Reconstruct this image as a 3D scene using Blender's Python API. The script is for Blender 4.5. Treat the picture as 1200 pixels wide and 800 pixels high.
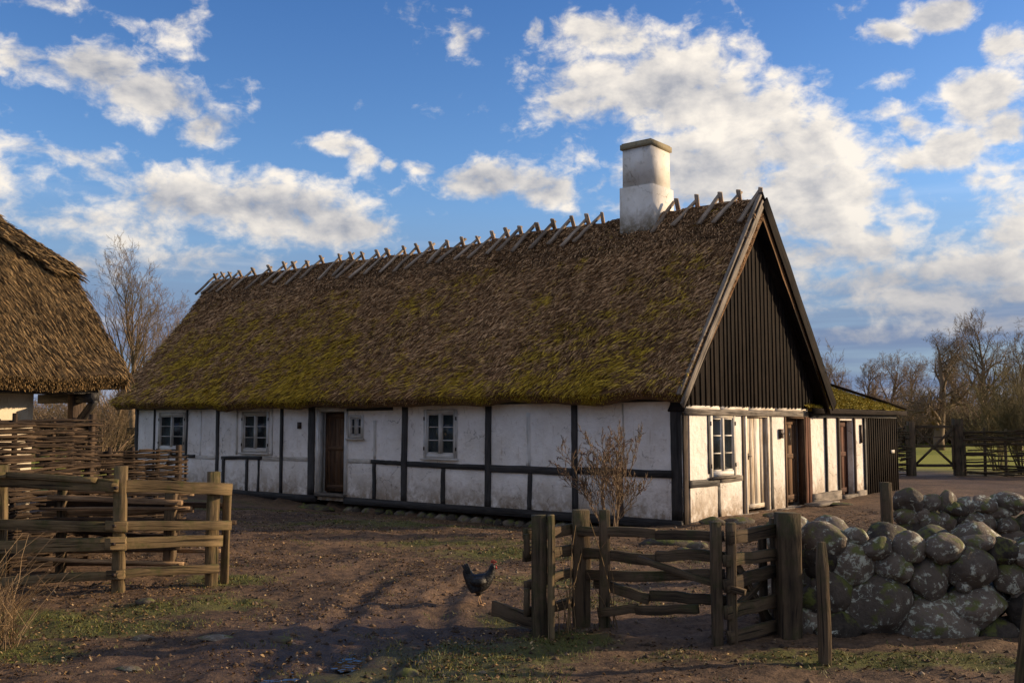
import bpy, bmesh, math, random
import numpy as np
from mathutils import Vector, Matrix, noise as mnoise
R = math.radians
random.seed(7); rng = np.random.default_rng(7)
for o in list(bpy.data.objects): bpy.data.objects.remove(o)
sc = bpy.context.scene
col = sc.collection

# ------------------------------------------------------------------ camera
EYE = 1.65
PITCH = math.atan(96/1162)
cam = bpy.data.cameras.new('camera'); cam.lens = 36*1162/1200; cam.sensor_width = 36; cam.clip_end = 4000
camo = bpy.data.objects.new('camera', cam); camo.location = (0, 0, EYE); camo.rotation_euler = (math.pi/2+PITCH, 0, 0)
col.objects.link(camo); sc.camera = camo

# ------------------------------------------------------------------ light
SUN_EL, SUN_AZ = R(15.0), R(80)          # azimuth clockwise from +Y (the camera looks along +Y)
S = Vector((math.cos(SUN_EL)*math.sin(SUN_AZ), math.cos(SUN_EL)*math.cos(SUN_AZ), math.sin(SUN_EL)))
sl = bpy.data.lights.new('sun', 'SUN'); sl.energy = 5.0; sl.angle = R(0.7); sl.color = (1.0, 0.74, 0.46)
so = bpy.data.objects.new('sun', sl); so.rotation_euler = S.to_track_quat('Z', 'Y').to_euler(); so.location = (30, 5, 20)
col.objects.link(so)
sc.view_settings.view_transform = 'Standard'; sc.view_settings.look = 'None'; sc.view_settings.gamma = 1
sc.view_settings.exposure = 0.40
sc.render.engine = 'CYCLES'

def N(nt, typ, **kw):
    n = nt.nodes.new(typ)
    for k, v in kw.items():
        if k == 'inp':
            for i, val in v.items(): n.inputs[i].default_value = val
        else: setattr(n, k, v)
    return n
def math_(nt, op, a, b=None, clamp=False):
    n = nt.nodes.new('ShaderNodeMath'); n.operation = op; n.use_clamp = clamp
    for i, s in enumerate((a, b)):
        if s is None: continue
        if isinstance(s, (int, float)): n.inputs[i].default_value = s
        else: nt.links.new(s, n.inputs[i])
    return n.outputs[0]
def vmath(nt, op, a, b=None):
    n = nt.nodes.new('ShaderNodeVectorMath'); n.operation = op
    for i, s in enumerate((a, b)):
        if s is None: continue
        if isinstance(s, (tuple, list)): n.inputs[i].default_value = s
        else: nt.links.new(s, n.inputs[i])
    return n.outputs['Value'] if op in ('LENGTH', 'DOT_PRODUCT', 'DISTANCE') else n.outputs[0]
def maprange(nt, s, a, b, c=0., d=1., smooth=False):
    n = nt.nodes.new('ShaderNodeMapRange')
    if smooth: n.interpolation_type = 'SMOOTHSTEP'
    nt.links.new(s, n.inputs[0])
    for i, v in enumerate((a, b, c, d)): n.inputs[i+1].default_value = v
    return n.outputs[0]
def mixc(nt, f, a, b, mode='MIX'):
    n = nt.nodes.new('ShaderNodeMix'); n.data_type = 'RGBA'; n.blend_type = mode
    for i, s in ((0, f), (6, a), (7, b)):
        if isinstance(s, (int, float)): n.inputs[i].default_value = s
        elif isinstance(s, (tuple, list)): n.inputs[i].default_value = (*s[:3], 1)
        else: nt.links.new(s, n.inputs[i])
    return n.outputs[2]
def noise_(nt, vec, scale, detail=3, rough=.5, dim='3D', dist=0):
    n = nt.nodes.new('ShaderNodeTexNoise'); n.noise_dimensions = dim
    n.inputs['Scale'].default_value = scale; n.inputs['Detail'].default_value = detail; n.inputs['Roughness'].default_value = rough
    n.inputs['Distortion'].default_value = dist
    if vec is not None: nt.links.new(vec, n.inputs['Vector'])
    return n

# sky: Nishita blue with procedural clouds laid out in azimuth / elevation
def pix_azel(px, py):
    x, z0, y0 = (px-600)/1162, (400-py)/1162, 1.0
    y = y0*math.cos(PITCH) - z0*math.sin(PITCH); z = y0*math.sin(PITCH) + z0*math.cos(PITCH)
    return math.atan2(x, y), math.atan2(z, math.hypot(x, y))
world = bpy.data.worlds.new('World'); sc.world = world; world.use_nodes = True
nt = world.node_tree; nt.nodes.clear()
out = N(nt, 'ShaderNodeOutputWorld'); bg = N(nt, 'ShaderNodeBackground'); bg.inputs[1].default_value = 0.114
nt.links.new(bg.outputs[0], out.inputs[0])
sky = N(nt, 'ShaderNodeTexSky'); sky.sky_type = 'NISHITA'; sky.sun_disc = False
sky.sun_elevation = SUN_EL; sky.sun_rotation = SUN_AZ; sky.air_density = 1.0; sky.dust_density = 0.6; sky.ozone_density = 2.0
tc = N(nt, 'ShaderNodeTexCoord')
sep = N(nt, 'ShaderNodeSeparateXYZ'); nt.links.new(tc.outputs['Generated'], sep.inputs[0])
az = math_(nt, 'ARCTAN2', sep.outputs[0], sep.outputs[1])
el = math_(nt, 'ARCSINE', sep.outputs[2])
cmb = N(nt, 'ShaderNodeCombineXYZ'); nt.links.new(az, cmb.inputs[0]); nt.links.new(el, cmb.inputs[1])
# clouds flatten and crowd towards the horizon: noise on a cloud-deck projection
zc = math_(nt, 'ADD', math_(nt, 'MAXIMUM', sep.outputs[2], 0.0), 0.22)
deck = N(nt, 'ShaderNodeCombineXYZ')
nt.links.new(math_(nt, 'DIVIDE', sep.outputs[0], zc), deck.inputs[0]); nt.links.new(math_(nt, 'DIVIDE', sep.outputs[1], zc), deck.inputs[1])
BL = [(30,75,60,20,.8),(110,80,60,26,1),(185,108,60,28,1.1),(243,148,34,17,1),(215,45,26,34,.65),(255,110,30,30,.4),(60,8,50,12,.6),(120,30,40,14,.5),
      (230,232,110,34,1.1),(330,245,110,34,1.2),(400,262,70,26,1.1),(140,205,60,18,.7),(50,175,70,14,.7),(90,262,140,26,.75),(220,300,160,22,.6),(100,315,140,20,.6),(20,240,40,18,.6),
      (395,172,34,16,.9),(425,186,26,14,.9),(465,190,14,9,.8),(500,196,20,10,.8),(570,210,70,20,1),(640,222,50,18,1),(425,124,12,9,.7),
      (545,42,22,26,.65),(478,12,34,14,.6),(570,130,50,26,.4),(625,38,16,14,.75),
      (715,45,70,26,1.1),(700,100,75,50,1.0),(790,95,85,55,1.3),(870,130,75,48,1.3),(840,190,110,60,1.2),(930,170,70,50,1.2),(960,230,90,60,1.2),(1000,285,80,34,1.0),(920,290,110,40,.8),(680,150,60,60,.5),(690,200,70,50,.6),
      (1045,95,28,14,.6),(1035,135,30,13,.7),(1060,155,28,18,.9),(1050,190,40,20,1),(1110,175,45,22,1.1),(1150,120,40,34,1.2),(1170,150,36,24,1),(1050,38,34,12,.9),(1105,12,30,18,1),(1180,55,28,20,1.1),(1000,10,22,10,.7),(1120,230,30,6,.6),(1090,116,30,10,.4),
      (1040,320,110,24,1),(1140,312,110,26,1.1),(1190,268,40,26,1),(1100,345,160,26,.9),(1020,350,90,16,.6),(990,395,120,10,.6),(1180,375,60,12,.8),(1110,380,100,12,.55),
      (1350,200,160,90,1),(-150,200,160,60,.9),(-260,60,120,50,.8)]
def density(vec):
    tot = None
    for (px, py, rx, ry, amp) in BL:
        a0, e0 = pix_azel(px, py)
        d = vmath(nt, 'LENGTH', vmath(nt, 'MULTIPLY', vmath(nt, 'SUBTRACT', vec, (a0, e0, 0)), (1162/rx/1.25, 1162/ry/1.25, 0)))
        g = maprange(nt, d, 1.6, 0.0, 0, amp, True)
        tot = g if tot is None else math_(nt, 'MAXIMUM', tot, g)
    return tot
nse = noise_(nt, cmb.outputs[0], 9.0, 3, .5)
warp = vmath(nt, 'MULTIPLY', vmath(nt, 'SUBTRACT', noise_(nt, cmb.outputs[0], 14, 3, .55).outputs['Color'], (.5,.5,.5)), (.06,.035,0))
az2 = vmath(nt, 'ADD', cmb.outputs[0], warp)
cell = vmath(nt, 'MULTIPLY', cmb.outputs[0], (1., 1.55, 1))
def fbm(off):
    v = vmath(nt, 'ADD', cell, off)
    a = noise_(nt, v, 17, 8, .58, dist=.25).outputs['Fac']
    b = noise_(nt, v, 55, 4, .55).outputs['Fac']
    return math_(nt, 'ADD', math_(nt, 'MULTIPLY', a, .8), math_(nt, 'MULTIPLY', b, .2))
dn = density(az2)
fine = noise_(nt, vmath(nt, 'MULTIPLY', az2, (1, 1.4, 1)), 46, 7, .62, dist=.4).outputs['Fac']
f0 = fbm((0,0,0)); f1 = fbm((.012,.016,0)); f2 = fbm((.035,.05,0))
# elsewhere over the rest of the sky: scattered cloud
far_ = maprange(nt, math_(nt, 'ABSOLUTE', az), .62, 1.0, 0, 1, True)
rest = math_(nt, 'MULTIPLY', maprange(nt, noise_(nt, deck.outputs[0], 1.1, 2, .5).outputs['Fac'], .36, .54, 0, .9, True), far_)
dn = math_(nt, 'MAXIMUM', dn, rest)
thr = math_(nt, 'ADD', dn, math_(nt, 'MULTIPLY', math_(nt, 'SUBTRACT', f0, .5), 2.5))
cov = maprange(nt, math_(nt, 'ADD', thr, math_(nt, 'MULTIPLY', math_(nt, 'SUBTRACT', fine, .5), .9)), .30, .98, 0, 1, True)
relief = math_(nt, 'ADD', math_(nt, 'MULTIPLY', math_(nt, 'SUBTRACT', f0, f1), 1.5), math_(nt, 'MULTIPLY', math_(nt, 'SUBTRACT', f0, f2), 1.5))
edge = math_(nt, 'MULTIPLY', math_(nt, 'SUBTRACT', density(vmath(nt, 'ADD', az2, (-.03, -.035, 0))), dn), -.6)
relief = math_(nt, 'SUBTRACT', relief, edge)
thick = maprange(nt, thr, .40, 2.3, 0, 1)
lit = math_(nt, 'ADD', math_(nt, 'SUBTRACT', .84, math_(nt, 'MULTIPLY', thick, .62)), math_(nt, 'ADD', relief, math_(nt, 'MULTIPLY', math_(nt, 'SUBTRACT', nse.outputs['Fac'], .5), -.4)))
lit = maprange(nt, lit, -.28, .98, 0, 1, False)
lit = math_(nt, 'MULTIPLY', lit, maprange(nt, el, .04, .24, .30, 1, True))
CB = 1.0
ccol = mixc(nt, lit, (2.0*CB, 2.2*CB, 2.7*CB), (7.0*CB, 6.4*CB, 5.6*CB))
hs = N(nt, 'ShaderNodeHueSaturation'); hs.inputs['Saturation'].default_value = 1.12; hs.inputs['Value'].default_value = 1.3
nt.links.new(sky.outputs[0], hs.inputs['Color'])
blue = mixc(nt, 1.0, hs.outputs[0], (.74, .84, 1.02), 'MULTIPLY')
blue = mixc(nt, maprange(nt, el, .16, .50), blue, mixc(nt, 1.0, blue, (.52, .68, .86), 'MULTIPLY'))
streak = noise_(nt, vmath(nt, 'MULTIPLY', cmb.outputs[0], (2.5, 26, 1)), 1, 4, .55).outputs['Fac']
low = mixc(nt, maprange(nt, streak, .52, .74, 0, 1, True), (1.35, 1.85, 2.9), (4.2, 4.1, 4.2))
blue = mixc(nt, math_(nt, 'MULTIPLY', maprange(nt, el, .26, .08, 0, 1, True), maprange(nt, streak, .30, .5, .7, 1)), blue, low)
nt.links.new(mixc(nt, math_(nt, 'MULTIPLY', cov, maprange(nt, el, .02, .12, .35, .96, True)), blue, ccol), bg.inputs[0])

# ------------------------------------------------------------------ helpers
def tag(o, label=None, cat=None, group=None, kind=None):
    if label: o['label'] = label
    if cat: o['category'] = cat
    if group: o['group'] = group
    if kind: o['kind'] = kind
    return o
def empty(name, loc, rz=0):
    o = bpy.data.objects.new(name, None); o.location = loc; o.rotation_euler = (0, 0, rz); o.empty_display_size = .3
    col.objects.link(o); return o
def link(name, me, m, parent=None, loc=None):
    if not me.materials: me.materials.append(m)
    o = bpy.data.objects.new(name, me); col.objects.link(o)
    if parent: o.parent = parent
    if loc: o.location = loc
    return o
class MB:
    def __init__(s): s.v = []; s.f = []; s.uv = []; s.c = []; s.n = 0; s.sm = False
    def add(s, vs, fs, uvs=None, c=None):
        c = random.random() if c is None else c
        for k, f in enumerate(fs):
            s.f.append(tuple(i+s.n for i in f))
            s.uv.append(uvs[k] if uvs else [(0, 0)]*len(f)); s.c.append(c)
        s.v.extend([tuple(p) for p in vs]); s.n += len(vs)
    def box(s, x0, x1, y0, y1, z0, z1, c=None, j=0):
        if x0 > x1: x0, x1 = x1, x0
        vs = [(x+random.uniform(-j, j), y+random.uniform(-j, j), z+random.uniform(-j, j)) for z in (z0, z1) for y in (y0, y1) for x in (x0, x1)]
        fs = [(0,2,3,1),(4,5,7,6),(0,1,5,4),(2,6,7,3),(0,4,6,2),(1,3,7,5)]
        o = random.random()*20
        L = max(x1-x0, y1-y0, z1-z0); ax = [x1-x0, y1-y0, z1-z0].index(L)
        uvs = [[(vs[i][ax]+o, (vs[i][(ax+1)%3]+vs[i][(ax+2)%3])+o) for i in f] for f in fs]
        s.add(vs, fs, uvs, c)
    def beam(s, p0, p1, w, h, seg=5, j=.006, up=(0,0,1), taper=1, ch=.10, bow=0, c=None, point=False):
        p0, p1 = Vector(p0), Vector(p1); d = (p1-p0); L = d.length; d.normalize()
        up = Vector(up)
        if abs(d.dot(up)) > .95: up = Vector((0, 1, 0)) if abs(d.y) < .9 else Vector((1, 0, 0))
        sx = d.cross(up).normalized(); sz = sx.cross(d).normalized()
        prof = [(-1, -1+ch), (-1, 1-ch), (-1+ch, 1), (1-ch, 1), (1, 1-ch), (1, -1+ch), (1-ch, -1), (-1+ch, -1)]
        vs = []; off = random.random()*30; cx = cz = 0
        for k in range(seg+1):
            t = k/seg; sc_ = 1+(taper-1)*t
            if k and k < seg: cx += random.uniform(-j, j); cz += random.uniform(-j, j)
            b = bow*math.sin(math.pi*t)
            q = 1-.3*(point and k == seg)
            for (a, e) in prof:
                vs.append(p0+d*(L*t)+sx*(a*w/2*sc_*q*random.uniform(.93, 1.05)+cx)+sz*(e*h/2*sc_*q*random.uniform(.93, 1.05)+cz+b))
        fs = []; uvs = []
        for k in range(seg):
            for i in range(8):
                a, b2 = k*8+i, k*8+(i+1) % 8
                fs.append((a, b2, b2+8, a+8))
                u0, u1 = off+L*k/seg, off+L*(k+1)/seg; v0, v1 = off+i*.05, off+(i+1)*.05
                uvs.append([(u0, v0), (u0, v1), (u1, v1), (u1, v0)])
        fs.append(tuple(range(7, -1, -1))); uvs.append([(off, off+i*.02) for i in range(8)])
        fs.append(tuple(seg*8+i for i in range(8))); uvs.append([(off, off+i*.02) for i in range(8)])
        s.add(vs, fs, uvs, c)
    def tube(s, pts, rad, n=5, c=None, cap=True):
        pts = np.asarray(pts, float); rad = np.asarray(rad, float)
        t = np.gradient(pts, axis=0); t /= (np.linalg.norm(t, axis=1)[:, None]+1e-9)
        ref = np.array([0, 0, 1.]) if abs(t[0][2]) < .9 else np.array([1., 0, 0])
        sx = np.cross(t, ref); sx /= (np.linalg.norm(sx, axis=1)[:, None]+1e-9); sy = np.cross(t, sx)
        a = np.arange(n)*2*math.pi/n
        V = pts[:, None]+rad[:, None, None]*(np.cos(a)[None, :, None]*sx[:, None]+np.sin(a)[None, :, None]*sy[:, None])
        m = len(pts); off = random.random()*30
        fs = []; uvs = []
        for k in range(m-1):
            for i in range(n):
                a0, b0 = k*n+i, k*n+(i+1) % n
                fs.append((a0, b0, b0+n, a0+n)); uvs.append([(off+k*.15, off+i*.03), (off+k*.15, off+i*.03+.03), (off+k*.15+.15, off+i*.03+.03), (off+k*.15+.15, off+i*.03)])
        if cap and n > 3:
            fs.append(tuple(range(n-1, -1, -1))); uvs.append([(off, off)]*n)
            fs.append(tuple((m-1)*n+i for i in range(n))); uvs.append([(off, off)]*n)
        s.add(V.reshape(-1, 3).tolist(), fs, uvs, c)
    def quad(s, a, b, c_, d, c=None): s.add([a, b, c_, d], [(0, 1, 2, 3)], None, c)
    def mesh(s, name, smooth=False):
        me = bpy.data.meshes.new(name)
        nf = len(s.f); lt = np.array([len(f) for f in s.f], np.int32)
        me.vertices.add(s.n); me.vertices.foreach_set('co', np.array(s.v, np.float32).ravel())
        li = np.concatenate([np.array(f, np.int32) for f in s.f])
        me.loops.add(len(li)); me.loops.foreach_set('vertex_index', li)
        me.polygons.add(nf); me.polygons.foreach_set('loop_start', np.concatenate([[0], np.cumsum(lt)[:-1]]).astype(np.int32))
        uvl = me.uv_layers.new(name='UVMap'); uvl.data.foreach_set('uv', np.array([p for u in s.uv for p in u], np.float32).ravel())
        at = me.attributes.new('rnd', 'FLOAT', 'FACE'); at.data.foreach_set('value', np.array(s.c, np.float32))
        me.update(calc_edges=True); me.validate()
        if smooth: me.polygons.foreach_set('use_smooth', [True]*len(me.polygons))
        return me
    def build(s, name, m, parent=None, smooth=False): return link(name, s.mesh(name, smooth), m, parent)
def np_mesh(name, V, F, rnd=None, smooth=False):
    V = np.asarray(V, np.float32); F = np.asarray(F, np.int32); k = F.shape[1]
    me = bpy.data.meshes.new(name)
    me.vertices.add(len(V)); me.vertices.foreach_set('co', V.ravel())
    me.loops.add(F.size); me.loops.foreach_set('vertex_index', F.ravel())
    me.polygons.add(len(F)); me.polygons.foreach_set('loop_start', np.arange(0, F.size, k, dtype=np.int32))
    if rnd is not None:
        at = me.attributes.new('rnd', 'FLOAT', 'FACE'); at.data.foreach_set('value', np.asarray(rnd, np.float32))
    me.update(calc_edges=True)
    if smooth: me.polygons.foreach_set('use_smooth', [True]*len(F))
    return me
def part(name, m, parent, fn, smooth=False):
    mb = MB(); fn(mb); return mb.build(name, m, parent, smooth)

# ------------------------------------------------------------------ materials
def newmat(name):
    m = bpy.data.materials.new(name); m.use_nodes = True; nt = m.node_tree
    b = nt.nodes['Principled BSDF']; b.inputs['Roughness'].default_value = .85; b.inputs['Specular IOR Level'].default_value = .3
    return m, nt, b
def bump(nt, b, h, strength=.4, dist=.02):
    n = N(nt, 'ShaderNodeBump'); n.inputs['Strength'].default_value = strength; n.inputs['Distance'].default_value = dist
    nt.links.new(h, n.inputs['Height']); nt.links.new(n.outputs[0], b.inputs['Normal'])
def attr(nt, name):
    n = N(nt, 'ShaderNodeAttribute'); n.attribute_name = name; return n
def ramp(nt, s, stops):
    n = N(nt, 'ShaderNodeValToRGB'); nt.links.new(s, n.inputs[0]); e = n.color_ramp.elements
    while len(e) < len(stops): e.new(.5)
    for k, (p, c) in enumerate(stops): e[k].position = p; e[k].color = (*c, 1)
    return n.outputs[0]
def wood(name, dark, light, moss=None, rough=.85, moss_amt=.5, streak=1.):
    m, nt, b = newmat(name)
    uv = N(nt, 'ShaderNodeUVMap'); sv = vmath(nt, 'MULTIPLY', uv.outputs[0], (2.2, 45, 1))
    g = noise_(nt, sv, 1.0, 5, .65, dist=.4).outputs['Fac']
    obj = N(nt, 'ShaderNodeTexCoord').outputs['Object']
    big = noise_(nt, obj, 3.5, 3, .6).outputs['Fac']
    r = attr(nt, 'rnd').outputs['Fac']
    f = math_(nt, 'ADD', math_(nt, 'MULTIPLY', g, .75*streak), math_(nt, 'ADD', math_(nt, 'MULTIPLY', big, .35), math_(nt, 'MULTIPLY', r, .22)))
    c = ramp(nt, f, [(.50, dark), (.84, light)])
    crk = noise_(nt, vmath(nt, 'MULTIPLY', uv.outputs[0], (1.1, 75, 1)), 1.0, 2, .5, dist=.6).outputs['Fac']
    ck = maprange(nt, crk, .60, .66, 0, .8)
    c = mixc(nt, ck, c, tuple(x*.35 for x in dark))
    if moss:
        geo = N(nt, 'ShaderNodeNewGeometry'); sx = N(nt, 'ShaderNodeSeparateXYZ'); nt.links.new(geo.outputs['Normal'], sx.inputs[0])
        mm = math_(nt, 'ADD', noise_(nt, obj, 6, 5, .7).outputs['Fac'], math_(nt, 'MULTIPLY', sx.outputs[2], .12))
        c = mixc(nt, maprange(nt, mm, .62-.2*moss_amt, .78-.1*moss_amt, 0, .8), c, moss)
    nt.links.new(c, b.inputs['Base Color']); b.inputs['Roughness'].default_value = rough
    bump(nt, b, math_(nt, 'SUBTRACT', g, math_(nt, 'MULTIPLY', ck, .6)), .8, .014)
    return m
M = {}
M['tar'] = wood('tarred_timber', (.012, .011, .011), (.05, .045, .042), rough=.6)
M['clad'] = wood('dark_cladding', (.007, .0055, .005), (.024, .017, .013), rough=.8)
M['clad'].node_tree.nodes['Principled BSDF'].inputs['Specular IOR Level'].default_value = .06
M['board_grey'] = wood('weathered_board', (.06, .05, .04), (.27, .23, .19))
M['stick'] = wood('ridge_wood', (.16, .12, .085), (.50, .40, .30))
M['rail'] = wood('fence_rail_wood', (.028, .019, .010), (.21, .145, .072), moss=(.06, .068, .015), moss_amt=.55, streak=1.2)
M['post_dark'] = wood('old_fence_wood', (.016, .011, .007), (.115, .078, .045), moss=(.04, .045, .012), moss_amt=.55, streak=1.2)
M['wicker'] = wood('wicker', (.022, .013, .008), (.19, .125, .075), streak=.7)
M['split'] = wood('split_wood', (.13, .08, .045), (.45, .30, .17))
M['door_brown'] = wood('brown_door', (.055, .028, .015), (.20, .11, .055))
M['door_red'] = wood('red_brown_door', (.04, .016, .010), (.14, .055, .03))
M['brown_post'] = wood('brown_post', (.030, .022, .017), (.12, .08, .055))
def plain(name, c, rough=.6, metal=0):
    m, nt, b = newmat(name); b.inputs['Base Color'].default_value = (*c, 1); b.inputs['Roughness'].default_value = rough; b.inputs['Metallic'].default_value = metal
    return m
M['iron'] = plain('rusty_iron', (.05, .035, .028), .6, .4)
def plaster(name, base, dirt, low=0.0, grime=.5, zs=.45):
    m, nt, b = newmat(name)
    obj = N(nt, 'ShaderNodeTexCoord').outputs['Object']
    sz = N(nt, 'ShaderNodeSeparateXYZ'); nt.links.new(obj, sz.inputs[0])
    n1 = noise_(nt, obj, 1.3, 6, .65).outputs['Fac']; n2 = noise_(nt, obj, 7, 6, .7).outputs['Fac']
    stv = vmath(nt, 'MULTIPLY', obj, (9, 9, 1.2)); n3 = noise_(nt, stv, 1, 5, .7).outputs['Fac']
    c = mixc(nt, maprange(nt, n1, .38, .72), base, tuple(x*.74*(1, .96, .9)[i] for i, x in enumerate(base)))
    c = mixc(nt, maprange(nt, n2, .56, .74, 0, grime), c, dirt)
    c = mixc(nt, maprange(nt, n3, .60, .76, 0, grime*.9), c, dirt)
    lowm = math_(nt, 'MULTIPLY', maprange(nt, sz.outputs[2], low+zs, low-.02, 0, 1), maprange(nt, math_(nt, 'ADD', n2, math_(nt, 'MULTIPLY', n1, .6)), .58, .86, 0, 1))
    c = mixc(nt, lowm, c, tuple(x*.7 for x in dirt))
    br = noise_(nt, obj, 2.6, 9, .8).outputs['Fac']      # patches where the limewash has come away
    c = mixc(nt, maprange(nt, br, .665, .70, 0, .75), c, (.30, .22, .15))
    vo = N(nt, 'ShaderNodeTexVoronoi'); vo.feature = 'DISTANCE_TO_EDGE'; vo.inputs['Scale'].default_value = 1.1
    nt.links.new(vmath(nt, 'ADD', obj, vmath(nt, 'MULTIPLY', noise_(nt, obj, 3, 4, .6).outputs['Color'], (.5, .5, .5))), vo.inputs['Vector'])
    cr = math_(nt, 'MULTIPLY', maprange(nt, vo.outputs['Distance'], .0, .012, 1, 0), maprange(nt, n1, .5, .56, 0, .75))
    c = mixc(nt, cr, c, (.16, .12, .09))
    nt.links.new(c, b.inputs['Base Color']); b.inputs['Roughness'].default_value = .95
    h = math_(nt, 'ADD', math_(nt, 'MULTIPLY', n2, .6), noise_(nt, obj, 2.2, 4, .6).outputs['Fac'])
    bump(nt, b, h, .75, .055)
    return m
M['plaster'] = plaster('limewashed_wall', (.86, .81, .745), (.38, .28, .185), .0, .7, .6)
M['chim'] = plaster('limewashed_chimney', (.72, .70, .66), (.30, .25, .17), 5.6, .7, .5)
[setattr(n_.inputs['Distance'], 'default_value', .015) for n_ in M['chim'].node_tree.nodes if n_.type == 'BUMP']
M['barn_plaster'] = plaster('cream_wall', (.62, .54, .42), (.36, .27, .18), 0, .5)
M['white'] = wood('white_paint', (.42, .37, .30), (.80, .78, .74), streak=.9, rough=.6)
M['white_door'] = wood('flaking_white_door', (.34, .25, .16), (.82, .76, .66), streak=1.1, rough=.7)
M['curtain'] = plain('curtain', (.30, .42, .40), .9)
m, nt_, b_ = newmat('window_glass'); b_.inputs['Base Color'].default_value = (.02, .025, .03, 1); b_.inputs['Roughness'].default_value = .06
b_.inputs['Specular IOR Level'].default_value = .6; b_.inputs['Alpha'].default_value = .45; M['glass'] = m

def thatch(name, c1, c2, moss_on=True, mossc=(.46, .31, .013)):
    m, nt, b = newmat(name)
    obj = N(nt, 'ShaderNodeTexCoord').outputs['Object']
    r = attr(nt, 'rnd').outputs['Fac']
    n1 = noise_(nt, obj, .9, 5, .65).outputs['Fac']; n2 = noise_(nt, obj, 14, 3, .7).outputs['Fac']
    f = math_(nt, 'ADD', math_(nt, 'MULTIPLY', r, .62), math_(nt, 'ADD', math_(nt, 'MULTIPLY', n1, .28), math_(nt, 'MULTIPLY', n2, .25)))
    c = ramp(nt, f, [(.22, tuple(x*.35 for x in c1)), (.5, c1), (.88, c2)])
    if moss_on:
        sz = N(nt, 'ShaderNodeSeparateXYZ'); nt.links.new(obj, sz.inputs[0])
        low = maprange(nt, sz.outputs[2], 5.4, 2.1, -.17, .07)
        mm = math_(nt, 'ADD', math_(nt, 'ADD', noise_(nt, obj, .55, 4, .6).outputs['Fac'], low), math_(nt, 'MULTIPLY', math_(nt, 'SUBTRACT', noise_(nt, obj, 3.2, 4, .7).outputs['Fac'], .5), .9))
        mm = math_(nt, 'ADD', mm, math_(nt, 'MULTIPLY', math_(nt, 'SUBTRACT', r, .5), .34))
        mc = mixc(nt, r, tuple(x*.45 for x in mossc), tuple(x*1.5 for x in mossc))
        c = mixc(nt, maprange(nt, mm, .52, .65, 0, .85), c, mc)
    nt.links.new(c, b.inputs['Base Color']); b.inputs['Roughness'].default_value = .9
    bump(nt, b, noise_(nt, obj, 30, 4, .7).outputs['Fac'], .6, .03)
    return m
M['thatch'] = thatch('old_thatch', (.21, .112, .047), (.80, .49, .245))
M['thatch_ridge'] = thatch('ridge_heather', (.17, .092, .040), (.66, .40, .20), False)
M['thatch_barn'] = thatch('brown_reed_thatch', (.065, .040, .017), (.42, .27, .115), False)
def stone_mat(name, c1, c2, lich=.5):
    m, nt, b = newmat(name)
    obj = N(nt, 'ShaderNodeTexCoord').outputs['Object']; r = attr(nt, 'rnd').outputs['Fac']
    oi = N(nt, 'ShaderNodeObjectInfo'); v = vmath(nt, 'ADD', obj, oi.outputs['Location'])
    n1 = noise_(nt, v, 5, 7, .7).outputs['Fac']; n2 = noise_(nt, v, 26, 4, .7).outputs['Fac']
    f = math_(nt, 'ADD', math_(nt, 'MULTIPLY', oi.outputs['Random'], .45), math_(nt, 'ADD', math_(nt, 'MULTIPLY', n1, .5), math_(nt, 'MULTIPLY', n2, .25)))
    c = ramp(nt, f, [(.35, c1), (.85, c2)])
    la = maprange(nt, oi.outputs['Random'], 0, 1, .60, .515)
    lm = maprange(nt, math_(nt, 'SUBTRACT', noise_(nt, v, 14, 9, .76, dist=.4).outputs['Fac'], la), 0, .045, 0, lich)
    c = mixc(nt, lm, c, mixc(nt, n2, (.34, .36, .26), (.62, .62, .52)))
    sz = N(nt, 'ShaderNodeSeparateXYZ'); nt.links.new(N(nt, 'ShaderNodeNewGeometry').outputs['Normal'], sz.inputs[0])
    mm = math_(nt, 'ADD', noise_(nt, v, 6.5, 5, .65).outputs['Fac'], math_(nt, 'MULTIPLY', sz.outputs[2], .09))
    c = mixc(nt, maprange(nt, mm, .56, .66, 0, .85), c, (.10, .11, .02))
    nt.links.new(c, b.inputs['Base Color']); b.inputs['Roughness'].default_value = .8
    bump(nt, b, math_(nt, 'ADD', n1, math_(nt, 'MULTIPLY', n2, .4)), .7, .03)
    return m
M['stone'] = stone_mat('lichen_boulder', (.022, .017, .013), (.18, .14, .105), .9)
M['stone_plain'] = stone_mat('field_stone', (.03, .024, .018), (.15, .12, .09), .25)
def bark(name, c1, c2, green=.4):
    m, nt, b = newmat(name)
    obj = N(nt, 'ShaderNodeTexCoord').outputs['Object']
    n1 = noise_(nt, obj, 1.2, 4, .6).outputs['Fac']; r = attr(nt, 'rnd').outputs['Fac']
    c = mixc(nt, math_(nt, 'ADD', math_(nt, 'MULTIPLY', n1, .6), math_(nt, 'MULTIPLY', r, .4)), c1, c2)
    c = mixc(nt, maprange(nt, noise_(nt, obj, .5, 3, .5).outputs['Fac'], .45, .62, 0, green), c, (.10, .10, .03))
    nt.links.new(c, b.inputs['Base Color']); return m
M['bark'] = bark('bare_bark', (.09, .060, .038), (.25, .175, .11), .3)
M['bark_warm'] = bark('warm_twigs', (.10, .065, .04), (.30, .20, .12), .15)
M['bark_green'] = bark('green_twigs', (.07, .06, .025), (.20, .16, .07), .7)
m, nt, b = newmat('moss_roof')
obj = N(nt, 'ShaderNodeTexCoord').outputs['Object']; r = attr(nt, 'rnd').outputs['Fac']
c = mixc(nt, math_(nt, 'ADD', math_(nt, 'MULTIPLY', noise_(nt, obj, 3, 5, .7).outputs['Fac'], .7), math_(nt, 'MULTIPLY', r, .3)), (.10, .085, .012), (.50, .38, .03))
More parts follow.
